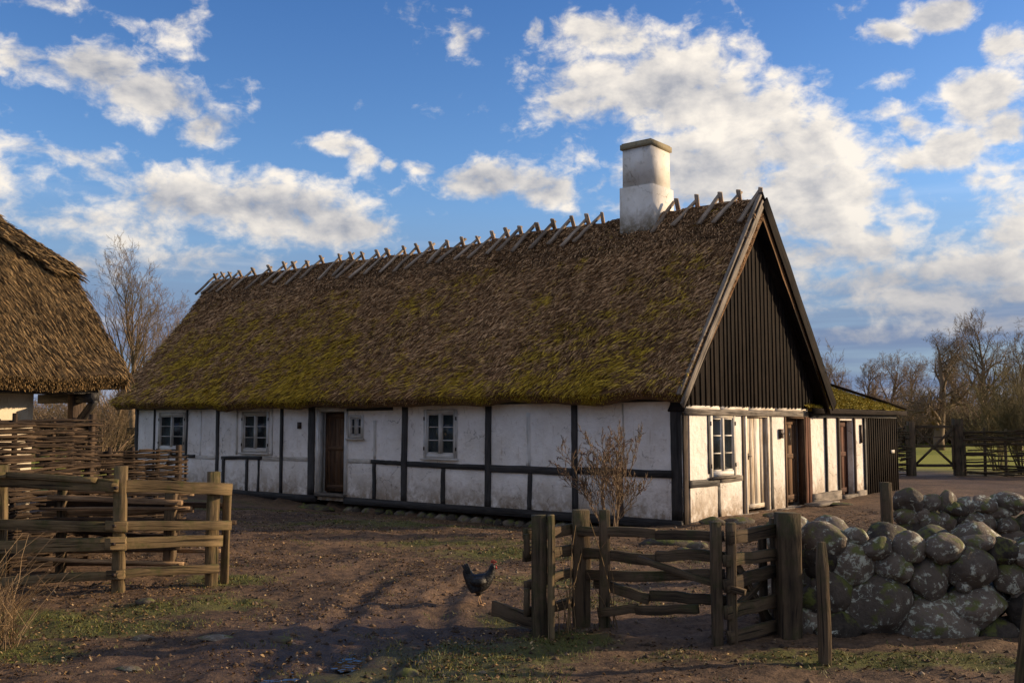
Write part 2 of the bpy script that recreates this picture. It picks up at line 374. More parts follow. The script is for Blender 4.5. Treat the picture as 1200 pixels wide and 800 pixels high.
nt.links.new(c, b.inputs['Base Color']); bump(nt, b, noise_(nt, obj, 14, 4, .7).outputs['Fac'], .9, .06); M['mossroof'] = m
def leafmat(name, stops, trans=.0):
    m, nt, b = newmat(name); r = attr(nt, 'rnd').outputs['Fac']
    nt.links.new(ramp(nt, r, stops), b.inputs['Base Color']); b.inputs['Roughness'].default_value = .6; return m
M['leaves'] = leafmat('fallen_leaves', [(0, (.05, .028, .016)), (.45, (.15, .085, .032)), (.8, (.30, .19, .08)), (1, (.46, .33, .17))])
M['grass'] = leafmat('grass_blades', [(0, (.035, .055, .012)), (.6, (.10, .12, .02)), (1, (.26, .21, .06))])
M['drygrass'] = leafmat('dry_stems', [(0, (.07, .042, .022)), (1, (.30, .20, .10))])
# ground
m, nt, b = newmat('muddy_yard')
geo = N(nt, 'ShaderNodeNewGeometry').outputs['Position']
mk = attr(nt, 'mask'); sm = N(nt, 'ShaderNodeSeparateColor'); nt.links.new(mk.outputs['Color'], sm.inputs[0])
n1 = noise_(nt, geo, .7, 6, .65).outputs['Fac']; n2 = noise_(nt, geo, 9, 6, .75).outputs['Fac']; n3 = noise_(nt, geo, 45, 4, .7).outputs['Fac']
dirt = ramp(nt, math_(nt, 'ADD', math_(nt, 'MULTIPLY', n1, .4), math_(nt, 'ADD', math_(nt, 'MULTIPLY', n2, .45), math_(nt, 'MULTIPLY', n3, .25))),
            [(.38, (.016, .010, .006)), (.52, (.078, .048, .028)), (.72, (.28, .175, .10))])
gm = math_(nt, 'ADD', sm.outputs[0], math_(nt, 'MULTIPLY', math_(nt, 'SUBTRACT', n2, .5), 1.3))
gcol = mixc(nt, n3, (.045, .055, .012), (.15, .15, .03))
c = mixc(nt, maprange(nt, gm, .38, .62, 0, .85), dirt, gcol)
c = mixc(nt, math_(nt, 'MULTIPLY', sm.outputs[2], .9), c, mixc(nt, n2, (.16, .17, .012), (.34, .34, .03)))
wet = math_(nt, 'MULTIPLY', sm.outputs[1], maprange(nt, n1, .3, .6, .5, 1))
c = mixc(nt, math_(nt, 'MULTIPLY', wet, .65), c, (.022, .016, .013))
nt.links.new(c, b.inputs['Base Color'])
nt.links.new(math_(nt, 'SUBTRACT', .85, math_(nt, 'MULTIPLY', wet, .62)), b.inputs['Roughness'])
bump(nt, b, math_(nt, 'ADD', math_(nt, 'MULTIPLY', n2, 1.), math_(nt, 'MULTIPLY', n3, .5)), .8, .05)
M['ground'] = m
m, nt, b = newmat('puddle_water'); b.inputs['Base Color'].default_value = (.02, .017, .014, 1); b.inputs['Roughness'].default_value = .10; b.inputs['Specular IOR Level'].default_value = 1.0
gp = N(nt, 'ShaderNodeNewGeometry').outputs['Position']; bump(nt, b, noise_(nt, gp, 7, 2, .5).outputs['Fac'], .5, .05)
M['water'] = m

# ------------------------------------------------------------------ house frame
UX, UY = .77602, -.63071            # local +x of the cottage (towards the gable front); local +y runs along the gable
CX, CY = 2.844, 16.635
HROT = math.atan2(UY, UX)
def HW(a, b, z=0): return (CX - a*UX - b*UY, CY - a*UY + b*UX, z)     # a: left along the long wall, b: along the gable
def house_ab(x, y):
    dx, dy = x-CX, y-CY
    return -(dx*UX+dy*UY), (-dx*UY+dy*UX)

# ------------------------------------------------------------------ ground
GR = [(-3.3, 8.2, .8, .45, .9), (-2.6, 9.2, .6, .4, .75), (-.6, 6.6, 1.0, .5, .9), (.0, 8.6, .45, .4, .7), (-3.5, 7.3, .45, .35, 1), (-4.0, 7.9, .7, .4, .8), (-4.2, 8.6, .9, .5, .9), (-3.2, 8.9, .8, .5, .7), (-3.0, 10.6, .6, .6, .8), (-4.6, 7.2, 1.0, .5, .8), (-.3, 7.2, .9, .6, .95), (.35, 7.75, .5, .45, 1), (1.1, 7.2, .5, .3, .5), (2.6, 7.1, 1.2, .35, .9), (1.9, 7.2, .5, .3, .7),
      (.1, 13.0, 1.6, .8, .75), (-.9, 14.0, 2.0, .7, .6), (1.2, 12.5, 1.4, .8, .6), (.4, 10.6, 1.0, .7, .6), (.9, 9.4, .8, .6, .55), (-1.8, 16.6, 3., .7, .7), (-5.5, 19.5, 3, .8, .7), (-7, 22, 3, 1, .6), (-2.9, 9.5, .4, .4, .6), (3.6, 6.9, 1, .3, .7), (1.4, 15.6, 1.2, .5, .5)]
def sstep(t): t = np.clip(t, 0, 1); return t*t*(3-2*t)
def grass_mask(x, y):
    g = np.zeros_like(x)
    for (cx, cy, rx, ry, a) in GR: g = np.maximum(g, a*np.exp(-((x-cx)/rx)**2-((y-cy)/ry)**2))
    return g
def vnoise(x, y, s, seed=0):
    x = x*s+seed*17.3; y = y*s+seed*9.1
    xi = np.floor(x).astype(np.int64); yi = np.floor(y).astype(np.int64); fx = x-xi; fy = y-yi
    fx = fx*fx*(3-2*fx); fy = fy*fy*(3-2*fy)
    def h(a, b):
        n = (a*374761393+b*668265263+seed*1442695) & 0xffffffff; n = ((n ^ (n >> 13))*1274126177) & 0xffffffff
        return ((n ^ (n >> 16)) & 0xffff)/65535.
    return (h(xi, yi)*(1-fx)+h(xi+1, yi)*fx)*(1-fy)+(h(xi, yi+1)*(1-fx)+h(xi+1, yi+1)*fx)*fy
PUD = [(-1.53, 6.42, .15, .25), (-1.12, 7.1, .10, .22), (-.95, 7.5, .10, .2)]
def height(x, y):
    a, b = house_ab(x, y)
    z = -.26*sstep((a+.3)/2.)*sstep((12.5-a)/5.)*sstep((3.2+b)/3.)*(b < .3)
    z = z-.10*sstep((a-9)/4)*sstep((b+6)/5)*(b < .3)
    near = sstep((30-y)/8)
    z = z+near*((vnoise(x, y, .8, 1)-.5)*.06+(vnoise(x, y, 2.6, 2)-.5)*.045+(vnoise(x, y, 7, 3)-.5)*.028+(vnoise(x, y, 17, 4)-.5)*.016+(vnoise(x, y, 31, 6)-.5)*.010)
    for k_ in (0, 1):
        xr = -1.75+.85*k_+.10*(y-6)+.06*np.sin(y*1.7+k_); z = z-.035*np.exp(-((x-xr)/.10)**2)*sstep((13-y)/4)*(.4+.9*vnoise(x, y, 1.2, 61))+.018*np.exp(-((np.abs(x-xr)-.2)/.08)**2)*sstep((13-y)/4)
    for (cx, cy, rx, ry) in PUD: z = z-.05*np.exp(-((x-cx)/(rx*1.5))**2-((y-cy)/(ry*1.5))**2)
    return z
def gz(x, y): return float(height(np.array([float(x)]), np.array([float(y)]))[0])
def axis(lo, hi, step, far_lo, far_hi):
    mid = np.arange(lo, hi+1e-6, step); k = np.cumsum(step*1.22**np.arange(1, 60))
    up = hi+k; up = np.append(up[up < far_hi], far_hi); dn_ = lo-k; dn_ = np.append(dn_[dn_ > far_lo], far_lo)
    return np.concatenate([dn_[::-1], mid, up])
gx = axis(-7, 7, .045, -900, 900); gy = axis(5.5, 18, .045, -60, 1500)
X, Y = np.meshgrid(gx, gy); x = X.ravel(); y = Y.ravel()
V = np.stack([x, y, height(x, y)], 1); nx = len(gx); ny = len(gy)
I = np.arange(nx*ny).reshape(ny, nx)
F = np.stack([I[:-1, :-1].ravel(), I[:-1, 1:].ravel(), I[1:, 1:].ravel(), I[1:, :-1].ravel()], 1)
me = np_mesh('ground', V, F, smooth=True)
ca = me.color_attributes.new('mask', 'FLOAT_COLOR', 'POINT')
wetm = np.exp(-((x+1.2)/1.1)**2-((y-7.0)/1.2)**2)+.55*np.exp(-((x+2.3)/2.5)**2-((y-8.2)/1.4)**2)*vnoise(x, y, 1.5, 44)+.8*np.exp(-((x+.9)/.35)**2-((y-7.6)/.7)**2)+.5*np.exp(-((x-13.4)/1.5)**2-((y-30)/6)**2)
farg = sstep((y-33)/2.)*(1-.95*np.exp(-((x-13.3-(y-32)*.05)/1.6)**2)*(y < 37))
farg = np.maximum(farg, sstep((-x-6.5-.3*(y-14))/1.5)*sstep((y-24)/3))
ca.data.foreach_set('color', np.stack([grass_mask(x, y), np.clip(wetm, 0, 1), farg, np.ones_like(x)], 1).astype(np.float32).ravel())
tag(link('ground', me, M['ground']), kind='structure')
for (cx, cy, rx, ry) in PUD[:2]:
    zz = gz(cx, cy)+.020; vs = [(cx+rx*1.6*math.cos(t), cy+ry*1.6*math.sin(t), zz) for t in np.linspace(0, 2*math.pi, 28, endpoint=False)]
    mb = MB(); vs = [(cx+(p[0]-cx)*(.75+.5*mnoise.noise(Vector((p[0]*9, p[1]*9, 0)))), cy+(p[1]-cy)*(.8+.6*mnoise.noise(Vector((p[0]*7, p[1]*7, 3)))), p[2]) for p in vs]; mb.add(vs, [tuple(range(28))]); tag(mb.build('puddle', M['water']), kind='structure')

# ------------------------------------------------------------------ thatch geometry
def thatch_blades(rnd, n, fmap, ln, wd, lift, tilt, spread=.35):
    """fmap(s, t) -> point, down, across, normal for arrays s, t in 0..1"""
    s = rnd.random(n); t = rnd.random(n)
    P, D, A, Nn = fmap(s, t)
    fld = vnoise(P[:, 0]+P[:, 1]*.3, P[:, 2], 1.1, 51)-.5+.6*(vnoise(P[:, 0], P[:, 2]+P[:, 1], 3.7, 52)-.5)
    ang = tilt+rnd.normal(0, spread*.6, n)+fld*spread*2.0
    d = D*np.cos(ang)[:, None]+A*np.sin(ang)[:, None]; w = np.cross(d, Nn); rl = rnd.normal(0, .55, n)[:, None]; w = w*np.cos(rl)+Nn*np.sin(rl)
    L = ln*rnd.uniform(.5, 1.4, n)[:, None]; Wd = wd*rnd.uniform(.5, 1.5, n)[:, None]; up = lift*rnd.random(n)[:, None]**1.5
    p0 = P-Nn*.02; p1 = P+d*L*.6+Nn*(up*.7+.01); p2 = P+d*L+Nn*up
    V = np.stack([p0-w*Wd*.5, p0+w*Wd*.5, p1+w*Wd*.5, p1-w*Wd*.5, p2+w*Wd*.15, p2-w*Wd*.15], 1).reshape(-1, 3)
    b = np.arange(n)[:, None]*6
    F = np.concatenate([b+np.array([[0, 1, 2, 3]]), b+np.array([[3, 2, 4, 5]])], 0)
    r = rnd.random(n); return V, F, np.concatenate([r, r])
def merge(parts):
    Vs, Fs, Rs = [], [], []; k = 0
    for V, F, r in parts: Vs.append(V); Fs.append(F+k); Rs.append(r); k += len(V)
    return np.concatenate(Vs), np.concatenate(Fs), np.concatenate(Rs)
def grid_surface(fpos, ns, nt_, rv=.5):
    s, t = np.meshgrid(np.linspace(0, 1, ns), np.linspace(0, 1, nt_)); P = fpos(s.ravel(), t.ravel())
    I = np.arange(ns*nt_).reshape(nt_, ns)
    F = np.stack([I[:-1, :-1].ravel(), I[:-1, 1:].ravel(), I[1:, 1:].ravel(), I[1:, :-1].ravel()], 1)
    return P, F, np.full(len(F), rv)

# ------------------------------------------------------------------ trees
def tree_polys(rnd, h, r0, first, nb, spread, up, levels, wander=.16, lean=(0, 0)):
    out_ = []
    def grow(p, d, L, r, lv):
        seg = (9, 6, 4, 3, 2)[min(lv, 4)]; pts = [p]; rad = [r]
        for k in range(seg):
            d = d+rnd.normal(0, wander*(1 if lv else .45), 3)+np.array([0, 0, up*(.12 if lv else .0)]); d = d/np.linalg.norm(d)
            p = p+d*L/seg; pts.append(p); rad.append(max(r*(1-(k+1)/seg*(.86 if lv < levels else .7)), .004))
        out_.append((lv, np.array(pts), np.array(rad)))
        if lv >= levels: return
        n = nb[lv]
        for i in range(n):
            t = (first if lv == 0 else .22)+(1-(first if lv == 0 else .22))*((i+rnd.random())/n); t = min(t, .98)
            q = t*seg; k = int(q); f = q-k
            pp = pts[k]*(1-f)+pts[min(k+1, seg)]*f; dd = pts[min(k+1, seg)]-pts[k]; dd = dd/np.linalg.norm(dd)
            a = rnd.random()*2*math.pi; side = np.cross(dd, [math.cos(a), math.sin(a), .3]); side /= np.linalg.norm(side)+1e-9
            ang = spread*rnd.uniform(.7, 1.25)*(1.0 if lv else 1.1-.5*t)
            nd = dd*math.cos(ang)+side*math.sin(ang)
            Lc = L*rnd.uniform(.42, .62)*(1.0-(.45*t if lv == 0 else .35*t)); rr = (rad[k]*(1-f)+rad[min(k+1, seg)]*f)*rnd.uniform(.45, .65)
            grow(pp, nd, Lc, max(rr, .006), lv+1)
    grow(np.array([0., 0, -.1]), np.array([lean[0], lean[1], 1.]), h, r0, 0)
    return out_
def tree(x, y, h, label, seed, r0=None, first=.25, nb=(12, 7, 5, 4), spread=.75, up=.8, levels=4, mat='bark', group=None, wander=.16, name='bare_tree', thick=1., cat='tree', lean=(0, 0), foot=None):
    rnd = np.random.default_rng(seed); r0 = r0 or h*.022
    T = empty(name, (x, y, gz(x, y) if foot is None else foot)); tag(T, label, cat, group)
    polys = tree_polys(rnd, h, r0, first, nb, spread, up, levels, wander, lean)
    a, b2 = MB(), MB()
    for lv, p, r in polys:
        if lv == 0: a.tube(p, r, 9, c=.4)
        else: b2.tube(p, r*thick, 5 if lv == 1 else (4 if lv == 2 else 3), c=rnd.random())
    a.build('trunk', M[mat], T, True); b2.build('crown', M[mat], T, True)
    return T

# ================================================================== THE COTTAGE
H = empty('cottage', (CX, CY, 0), HROT)
tag(H, 'long whitewashed half-timbered cottage with mossy thatched roof and white chimney', 'house')
LEN, WID = 17.0, 5.25
BA, BZ = 2.73, 5.93                 # ridge
EB, EZ = -.46, 2.18                 # top edge of the thatch at the eave
RA0, RA1 = -.26, 17.45
WT = 2.02
def V3(a, b, z): return (-a, b, z)
def slab(mb, along, holes, z0, z1, s0, s1, thick, fixed):
    """wall with openings; along 'a' (fixed b) or 'b' (fixed a)"""
    S_ = sorted({s0, s1, *[h[0] for h in holes], *[h[1] for h in holes]}); Z_ = sorted({z0, z1, *[h[2] for h in holes], *[h[3] for h in holes]})
    def pt(s, z, k):
        q = fixed+k
        return V3(s, q, z) if along == 'a' else V3(q, s, z)
    for i in range(len(S_)-1):
        for j in range(len(Z_)-1):
            sm_, zm = (S_[i]+S_[i+1])/2, (Z_[j]+Z_[j+1])/2
            if any(h[0] < sm_ < h[1] and h[2] < zm < h[3] for h in holes): continue
            for k in (0, thick): mb.quad(pt(S_[i], Z_[j], k), pt(S_[i+1], Z_[j], k), pt(S_[i+1], Z_[j+1], k), pt(S_[i], Z_[j+1], k), .5)
    for h in holes:
        c = [(h[0], h[2]), (h[1], h[2]), (h[1], h[3]), (h[0], h[3])]
        for k in range(4):
            (sa, za), (sb, zb) = c[k], c[(k+1) % 4]; mb.quad(pt(sa, za, 0), pt(sb, zb, 0), pt(sb, zb, thick), pt(sa, za, thick), .5)
WIN = [(5.10, 5.95), (11.12, 12.12), (14.62, 15.80)]
DOOR = (8.38, 9.28)
long_holes = [(a, b, .99, 1.90) for a, b in WIN]+[(DOOR[0], DOOR[1], .10, 1.93), (7.84, 8.24, 1.37, 1.80)]
gab_holes = [(.98, 1.88, .76, 1.80), (2.36, 3.28, -.02, 1.80), (4.12, 5.05, -.02, 1.78)]
def walls(mb):
    slab(mb, 'a', long_holes, -.05, WT+.1, 0, LEN, .24, 0)
    slab(mb, 'b', gab_holes, -.03, WT, .25, WID, .24, 0)
    slab(mb, 'a', [], -.05, WT+.1, 0, LEN, -.2, WID)
    slab(mb, 'b', [], -.15, WT, .25, WID-.21, -.2, LEN)
part('wall', M['plaster'], H, walls)
part('floor', M['tar'], H, lambda mb: mb.box(-LEN+.25, -.25, .25, WID-.25, -.1, -.04))
part('ceiling', M['tar'], H, lambda mb: mb.box(-LEN+.25, -.25, .25, WID-.25, WT-.02, WT+.04))
# timbers on the long wall
def timber(name, fn, m='tar'): return part(name, M[m], H, fn)
P_ = .022
def post_a(a, w, z0=.02, z1=WT+.02, m='tar', pr=P_):
    timber('timber_post', lambda mb: mb.beam((-a, .04-pr, z0), (-a+random.uniform(-.012, .012), .04-pr, z1), w*random.uniform(.95, 1.12), .10, 10, .0045, up=(0, 1, 0), ch=.1), m)
for a, w in ((.10, .2), (2.19, .13), (4.26, .14), (6.55, .14), (9.52, .22), (10.60, .085), (13.15, .10), (14.52, .06), (16.03, .06), (16.93, .14)): post_a(a, w)
for a, w in ((1.23, .13), (3.24, .09), (5.44, .10), (7.44, .08), (11.47, .07), (11.92, .085)): post_a(a, w, .04, .80, 'tar' if a != 1.23 else 'brown_post')
post_a(12.88, .085, .04, .78)
def rail_a(a0, a1, z0, z1, h=.11, m='tar', pr=P_+.004):
    timber('timber_rail', lambda mb: mb.beam((-a0, .04-pr, z0), (-a1, .04-pr, z1), .10, h, 10, .0045, ch=.12), m)
rail_a(.20, 2.12, .80, .82, .13); rail_a(2.26, 4.19, .78, .79, .14); rail_a(4.33, 6.48, .80, .80, .11); rail_a(6.62, 7.55, .82, .83, .09); rail_a(11.35, 12.95, .83, .80, .085)
rail_a(14.1, 15.3, .82, .82, .08)
# limewashed studs and rails, white over the plaster
for a, w, z0, z1 in ((3.27, .09, .86, 1.85), (7.44, .07, .90, 1.72), (13.9, .06, .85, 1.98), (1.15, .02, .9, 2.0), (12.35, .07, .9, 2.0), (10.98, .07, .9, 2.0)): post_a(a, w, z0, z1, 'white', .006)
for a0, a1, z in ((7.58, 8.30, .84), (9.64, 10.55, .84), (13.2, 14.4, .80), (10.66, 11.3, .82)): rail_a(a0, a1, z, z, .10, 'white', .004)
timber('wall_plate', lambda mb: mb.beam((-.2, .05, WT+.06), (-LEN, .05, WT+.06), .14, .12, 9, .004, ch=.1))
timber('lintel', lambda mb: mb.beam((-6.9, .0, WT-.05), (-8.3, .0, WT-.05), .12, .09, 4, .004))
timber('sill_beam', lambda mb: (mb.beam((.0, .0, -.035), (-8.36, .0, -.02), .16, .15, 12, .008, ch=.1), mb.beam((-9.3, .0, -.03), (-LEN, .0, -.06), .16, .15, 12, .008, ch=.1)))
# foundation stones along the long wall
for k in range(34):
    a = .25+k*.5+random.uniform(-.08, .08)
    if 8.2 < a < 9.5: continue
def rock(name, loc, r, seed, m='stone_plain', parent=None, sub=3, amp=.22, rot=None, flat=0):
    bm = bmesh.new(); bmesh.ops.create_icosphere(bm, subdivisions=sub, radius=1.0)
    of = Vector((seed*3.7, seed*1.3, seed*.7))
    for v in bm.verts:
        d = v.co.normalized(); n = mnoise.noise(d*1.1+of)*amp*1.5+mnoise.noise(d*2.7+of)*amp*.6+mnoise.noise(d*7+of)*amp*.14
        q = max(abs(d.x), abs(d.y), abs(d.z))
        v.co = d*(1+n)*(1+.16*(q-.8) if flat == 0 else 1+.3*(.85-q))
    rs = np.random.default_rng(int(seed*13+5))
    for _ in range(6 if flat == 0 else 0):     # worn facets
        n_ = Vector(rs.normal(0, 1, 3)).normalized(); dd = rs.uniform(.72, .92)
        for v in bm.verts:
            e_ = v.co.dot(n_)-dd
            if e_ > 0: v.co -= n_*e_*.82
    me = bpy.data.meshes.new(name); bm.to_mesh(me); bm.free(); me.polygons.foreach_set('use_smooth', [True]*len(me.polygons))
    at = me.attributes.new('rnd', 'FLOAT', 'FACE'); at.data.foreach_set('value', [random.random()]*len(me.polygons))
    for v in me.vertices: v.co = Vector((v.co.x*r[0], v.co.y*r[1], v.co.z*r[2]))
    o = link(name, me, M[m], parent, loc); o.rotation_euler = rot or (0, 0, random.uniform(-.3, .3))
    return o
k = 0; a = .3
while a < 16.8:
    w = random.uniform(.22, .42)
    if not 8.3 < a+w/2 < 9.4: rock('foundation_stone', (-(a+w/2), .03, -.255), (w*.55, .16, .12), k+100, 'stone_plain', H, 2)
    a += w; k += 1

def window(parent, name, a0, a1, z0, z1, along, cols=2, rows=3, rec=.03, fr=.055, curtain=False, m='white', sill=True, fixed=0):
    """casement window; u runs along the wall"""
    def bx(mb, s0, s1, d0, d1, za, zb):
        if along == 'a': mb.box(-s1, -s0, d0, d1, za, zb)
        else: mb.box(-d1, -d0, s0, s1, za, zb)      # fixed a plane, d grows inwards
    # outer frame sits 4 mm proud of the wall
    W = empty(name, (0, 0, 0)); W.parent = parent
    def frame(mb):
        o = .035
        bx(mb, a0-o, a0+fr, -.022, .07, z0-o, z1+o); bx(mb, a1-fr, a1+o, -.022, .07, z0-o, z1+o)
        bx(mb, a0+fr, a1-fr, -.020, .07, z1-fr, z1+o); bx(mb, a0+fr, a1-fr, -.020, .07, z0-o, z0+fr)
        mid = (a0+a1)/2
        if cols == 2: bx(mb, mid-.035, mid+.035, -.024, .06, z0+fr, z1-fr)
    f = part('window_frame', M[m], W, frame)
    def mull(mb):
        n = cols
        hw = (a1-a0-2*fr-(.07 if cols == 2 else 0))/n
        for c in range(n):
            s = a0+fr+c*(hw+.07); e = s+hw; t = .024
            bx(mb, s, s+t, -.006, .035, z0+fr, z1-fr); bx(mb, e-t, e, -.006, .035, z0+fr, z1-fr)
            bx(mb, s+t, e-t, -.005, .035, z0+fr, z0+fr+t); bx(mb, s+t, e-t, -.005, .035, z1-fr-t, z1-fr)
            for r in range(1, rows):
                z = z0+fr+(z1-z0-2*fr)*r/rows; bx(mb, s+t, e-t, -.003, .03, z-.010, z+.010)
    part('casement', M[m], W, mull)
    part('pane', M['glass'], W, lambda mb: bx(mb, a0+fr, a1-fr, .014, .019, z0+fr, z1-fr))
    if curtain:
        def cur(mb):
            n = 26; pts = []
            for i in range(n+1):
                s = a0+(a1-a0)*i/n; d = .14+.015*math.sin(i*1.9)
                pts.append((s, d))
            for i in range(n):
                if curtain == 2 and 8 < i < 17: continue
                (s, d), (s2, d2) = pts[i], pts[i+1]
                q = [(-s, d, z0), (-s2, d2, z0), (-s2, d2, z1), (-s, d, z1)] if along == 'a' else [(-d, s, z0), (-d2, s2, z0), (-d2, s2, z1), (-d, s, z1)]
                mb.quad(*q)
        part('curtain', M['curtain'], W, cur)
    if sill: part('window_sill', M['board_grey' if along == 'b' else m], W, lambda mb: bx(mb, a0-.08, a1+.08, -.075, -.0225, z0-.075, z0-.037))
    if rows > 2:
        for z in (z0+.15, z1-.15):
            for s in (a0-.03, a1+.0): part('hinge', M['iron'], W, lambda mb: bx(mb, s, s+.03, -.034, -.0245, z-.035, z+.035))
    return W
for k, (a, b2) in enumerate(WIN): window(H, 'window', a, b2, .99, 1.90, 'a', curtain=2 if k != 0 else 1)
window(H, 'small_window', 7.84, 8.24, 1.37, 1.80, 'a', 2, 2, fr=.03, sill=True)['label'] = 'small four-pane window beside the front door'
window(H, 'window', .98, 1.88, .76, 1.80, 'b', curtain=2, m='white')['label'] = 'six-pane casement window in the sunlit gable wall'
# vents
for (n_, fn) in (('wall_vent', lambda mb: mb.box(-10.02, -9.90, -.03, -.002, 1.53, 1.68)),): part(n_, M['iron'], H, fn)
def mailbox(mb): mb.box(.002, .05, 3.86-.07, 3.86+.07, 1.36, 1.54); mb.box(.05, .065, 3.80, 3.92, 1.43, 1.47)
part('wall_vent', M['iron'], H, mailbox)
# front door in the long wall (recessed)
def leaf(parent, along, s0, s1, z0, z1, d, m, planks=4, lights=False, label=None):
    """plank door leaf at depth d from the wall face"""
    D = empty('door', (0, 0, 0)); D.parent = parent
    if label: D['label'] = label
    def bx(mb, a, b2, d0, d1, za, zb, c=None):
        if along == 'a': mb.box(-b2, -a, d0, d1, za, zb, c)
        else: mb.box(-d1, -d0, a, b2, za, zb, c)
    def pl(mb):
        w = (s1-s0)/planks
        for k in range(planks): bx(mb, s0+k*w+.003, s0+(k+1)*w-.003, d, d+.035, z0, z1)
        bx(mb, s0, s1, d+.036, d+.05, z0, z1)
    part('door_leaf', M[m], D, pl)
    def pan(mb):
        if m == 'white_door': bx(mb, (s0+s1)/2-.012, (s0+s1)/2+.012, d-.008, d-.001, z0, z1); bx(mb, s0+.02, s1-.02, d-.01, d-.002, z0+.01, z0+.09); return
        for z in (z0+.05, z0+(z1-z0)*.52, z1-.12): bx(mb, s0+.03, s1-.03, d-.016, d-.002, z, z+.10)
        bx(mb, s0, s0+.07, d-.018, d-.001, z0, z1); bx(mb, s1-.07, s1, d-.018, d-.001, z0, z1)
    part('door_rail', M[m], D, pan)
    part('handle', M['iron'], D, lambda mb: (bx(mb, s0+.05, s0+.08, d-.06, d-.019, z0+.92, z0+1.04), bx(mb, s0+.04, s0+.17, d-.075, d-.061, z0+.97, z0+.995)))
    if lights:
        for k in range(2):
            c = s0+(s1-s0)*(.36+.28*k)
            part('door_light', M['glass'], D, lambda mb: bx(mb, c-.07, c+.07, d-.012, d-.0005, z0+1.15, z0+1.5))
    return D
leaf(H, 'a', 8.42, 9.22, .14, 1.88, .16, 'door_brown', 5, label='dark brown plank door in the long shaded wall')
def jamb(along, s0, s1, z0, z1, m, w=.06, pr=-.03):
    def fn(mb):
        def bx(a, b2, d0, d1, za, zb):
            if along == 'a': mb.box(-b2, -a, d0, d1, za, zb)
            else: mb.box(-d1, -d0, a, b2, za, zb)
        bx(s0-w, s0+.02, pr, .13, z0, z1+w); bx(s1-.02, s1+w, pr, .13, z0, z1+w); bx(s0+.02, s1-.02, pr+.003, .13, z1-.02, z1+w)
    part('door_frame', M[m], H, fn)
jamb('a', 8.38, 9.28, .1, 1.93, 'white', .07)
part('threshold', M['board_grey'], H, lambda mb: mb.beam((-8.34, .02, .07), (-9.32, .02, .07), .22, .08, 3, .003))
# gable front: corner post, rails, doors
def gpost(b, w, z0=-.02, z1=1.80, m='tar', pr=P_):
    part('timber_post', M[m], H, lambda mb: mb.beam((-.04+pr, b, z0), (-.04+pr, b, z1), w, .08, 7, .006, up=(1, 0, 0), ch=.1))
gpost(.085, .15, -.03, 1.78, 'brown_post'); gpost(.91, .05, .78, 1.79); gpost(2.23, .07, -.02, 1.79, 'brown_post'); gpost(3.46, .11, -.02, 1.78); gpost(5.12, .10, -.02, 1.80, 'door_red', .02)
gpost(1.28, .09, .02, .56)
def grail(b0, b1, z, h, m='tar', pr=P_+.004):
    part('timber_rail', M[m], H, lambda mb: mb.beam((-.04+pr, b0, z), (-.04+pr, b1, z), .08, h, 7, .005, ch=.12))
grail(.17, 1.30, .63, .13); grail(1.30, 2.19, .66, .10, 'board_grey')
grail(.0, 5.2, 1.845, .10, 'board_grey', .05)
part('wall_plate', M['white_door'], H, lambda mb: [mb.beam((-.02, b0, 1.925), (-.02, b1, 1.925), .09, .06, 3, .004) for b0, b1 in ((.02, 1.3), (1.33, 2.45), (2.48, 3.6), (3.64, 5.1))])
leaf(H, 'b', 2.38, 3.26, .06, 1.77, .05, 'white_door', 4, label='flaking white plank door')
jamb('b', 2.36, 3.28, .0, 1.79, 'white_door', .05, -.02)
leaf(H, 'b', 4.14, 5.03, .06, 1.75, .17, 'door_brown', 4, lights=True, label='weathered brown door with two narrow panes')
jamb('b', 4.12, 5.05, .0, 1.77, 'door_brown', .045, -.015)
part('sill_beam', M['board_grey'], H, lambda mb: (mb.beam((.0, .15, -.08), (.0, 3.5, -.07), .12, .14, 7, .008), mb.beam((.03, 3.55, -.06), (.03, 5.2, -.06), .14, .12, 5, .006)))
# gable cladding: vertical boards with cover battens
def roofz(b): return EZ+(BZ-EZ)*(1-abs(b-BA)/(BA-EB))
def cladding(mb):
    b = -.02
    while b < WID+.15:
        w = random.uniform(.13, .20); zt = roofz(b+w/2)-.24
        if zt > 2.05:
            mb.add([V3(-.03, b, 1.965), V3(-.03, b+w-.004, 1.965), V3(-.03, b+w-.004, roofz(b+w)-.22), V3(-.03, b, roofz(b)-.22)], [(0, 1, 2, 3)],
                   [[(1.96, b*9), (1.96, b*9+w), (zt, b*9+w), (zt, b*9)]])
            mb.box(.031, .045, b+w-random.uniform(.025, .035), b+w+random.uniform(.012, .025), 1.95+random.uniform(-.015, .01), roofz(b+w)-.2)
        b += w
part('gable_cladding', M['clad'], H, cladding)
def far_gable(mb): mb.add([V3(LEN-.01, 0, WT), V3(LEN-.01, WID, WT), V3(LEN-.01, BA, BZ-.3)], [(0, 1, 2)])
part('gable_cladding', M['clad'], H, far_gable)
# bargeboards
for sgn in (-1, 1):
    def bb(mb):
        e = BA+sgn*(BA-EB+.05)
        hh = .125 if sgn < 0 else .26
        mb.beam((-RA0+.035, e, EZ-.24+(sgn > 0)*.06), (-RA0+.035, BA+sgn*.02, BZ-.10+(sgn > 0)*.04), .03, hh, 10, .004, up=(0, -sgn, 1), ch=.05)
        mb.beam((-RA0-.03, e, EZ-.06), (-RA0-.03, BA-sgn*.02, BZ+.10), .075, .045, 10, .004, up=(0, -sgn, 1), ch=.1)
    part('bargeboard', M['board_grey' if sgn < 0 else 'clad'], H, bb)
    part('verge_shade_board', M['clad'], H, lambda mb: mb.beam((-RA0-.15, BA+sgn*(BA-EB-.06), EZ-.33), (-RA0-.15, BA+sgn*.02, BZ-.44), .30, .03, 6, .002, up=(0, -sgn, 1), ch=.05))  # dark boards added under the rake overhang, standing in for its shade
